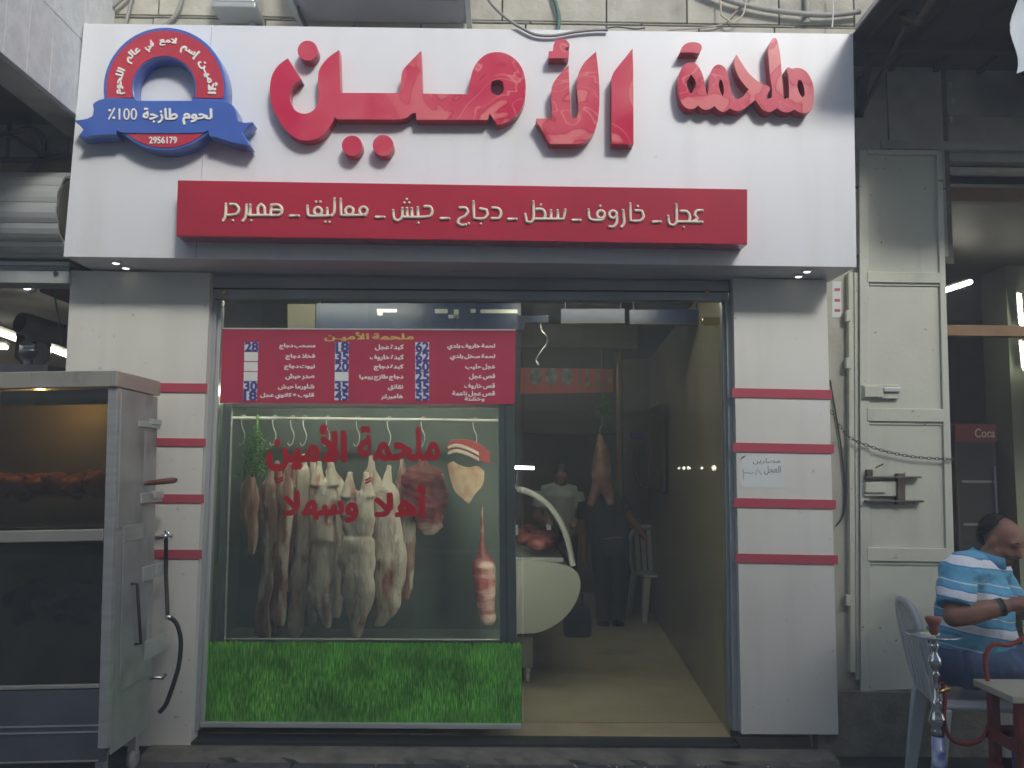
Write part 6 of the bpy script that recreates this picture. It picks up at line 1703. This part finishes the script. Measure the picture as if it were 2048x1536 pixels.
m_.tube([sR, sR.lerp(at(1258, 1035, .18), .7)], [.075, .072], 10); m_.tube([sL, sL.lerp(at(1164, 1055, .2), .7)], [.075, .072], 10)
add('shirt', fuse(m_, .013, 3), dkc, b2, True)
for px in (1206, 1236):
    f_ = at(px, 1246); sh_ = MB().tube([f_ + Vector((0, -.075, -.015)), f_ + Vector((0, -.06, -.012)), f_ + Vector((0, .05, -.008)), f_ + Vector((0, .17, -.02)), f_ + Vector((0, .20, -.025))], [.03, .052, .054, .042, .02], 10)
    sh_.build('shoe', M['black'], b2, True)
m_ = MB(); m_.ball(hd_ + Vector((0, .01, .02)), .086, .1, .09, 14, 10); m_.build('hair', hairm, b2, True)

s3 = thing('person', (P(1118, 1000, 3.9).x, 3.9, ZFL), 'seller in a white shirt standing behind the meat counter', 'person')
sx_, sz_ = P(1118, 1000, 3.9).x, ZFL
def q3(x, y, z): return Vector((sx_ + x, 3.9 + y, sz_ + z * .925))
m_ = MB(); T3 = Matrix.Translation(q3(.03, 0, 1.50)) @ Matrix.Rotation(R(-100), 4, 'Z') @ Matrix.Rotation(R(18), 4, 'Y')
head_parts(m_, T3)
m_.tube([q3(0, 0, .92), q3(0, 0, 1.12), q3(0, 0, 1.30), q3(.01, 0, 1.44)], [.14, .14, .145, .06], 12)
for s in (-1, 1):
    m_.tube([q3(s * .18, 0, 1.33), q3(s * .23, -.04, 1.08), q3(s * .15, -.26, 1.02)], [.052, .044, .03], 10)
    hand(m_, q3(s * .15, -.26, 1.02), Vector((-s * .3, -1, -.1)), Vector((0, 0, 1)), .5, 1, -s)
    m_.tube([q3(s * .09, 0, .92), q3(s * .10, -.01, .5), q3(s * .10, 0, .08)], [.085, .06, .042], 10)
    m_.tube([q3(s * .10, .04, .045), q3(s * .10, -.16, .035)], [.042, .034], 8)
m_.tube([q3(-.18, 0, 1.33), q3(0, 0, 1.36), q3(.18, 0, 1.33)], [.055, .08, .055], 10)
add('body', fuse(m_, .011, 3), skin, s3, True)
m_ = MB()
m_.tube([q3(0, 0, .84), q3(0, 0, 1.12), q3(0, 0, 1.30), q3(.005, 0, 1.40)], [.17, .165, .168, .085], 14)
m_.tube([q3(-.18, 0, 1.33), q3(0, 0, 1.35), q3(.18, 0, 1.33)], [.07, .10, .07], 10)
for s in (-1, 1): m_.tube([q3(s * .18, 0, 1.33), q3(s * .215, -.02, 1.16)], [.072, .07], 10)
add('shirt', fuse(m_, .013, 3), pm('white_cloth', (.52, .56, .55, 1), (.45, .49, .48, 1), scale=6, rough=.9, bump=.4, bscale=10), s3, True)
m_ = MB()
for s in (-1, 1): m_.tube([q3(s * .08, 0, .88), q3(s * .10, -.01, .5), q3(s * .10, 0, .10)], [.12, .085, .07], 10)
add('trousers', fuse(m_, .014, 3), dkc, s3, True)
m_ = MB(); m_.ball(T3 @ Vector((-.022, 0, .046)), .096, .084, .085, 16, 10, T3.to_3x3()); m_.build('hair', hairm, s3, True)

# lamps of the shops across the street, mirrored in the door glass
for k, (px, w) in enumerate(((1358, .022), (1368, .03), (1378, .03), (1404, .026), (1428, .045))):
    d = ray(px, 936); d.y = -d.y
    o_ = Vector((CAM.x, 4.8, CAM.z))
    t = (-10.9 - 4.8) / d.y
    p = o_ + d * t
    lm = thing('shop_bulb', p, 'bare lit bulb %s of the row across the street' % ('first', 'second', 'third', 'fourth', 'fifth')[k], 'lamp', 'bulbs across the street')
    MB().ball(p, w, w, w, 10, 8).build('bulb', M['tube'], lm, True)
    MB().rod(p + Vector((0, 0, w)), p + Vector((0, 0, w + .5)), .012).build('cord', M['black'], lm)

# ================================================================== haze volume added to imitate a milky lens veil
hz = bpy.data.materials.new('haze'); hz.use_nodes = True
hn = hz.node_tree.nodes; hn.remove(hn['Principled BSDF'])
pv = hn.new('ShaderNodeVolumePrincipled')
pv.inputs['Color'].default_value = (.92, .95, 1.0, 1); pv.inputs['Density'].default_value = HAZE; pv.inputs['Anisotropy'].default_value = 0.0
hz.node_tree.links.new(pv.outputs[0], hn['Material Output'].inputs['Volume'])
tag(MB().box(-31, 31, -31, 31, -1.3, HB + 1.2).build('haze', hz), kind='stuff')
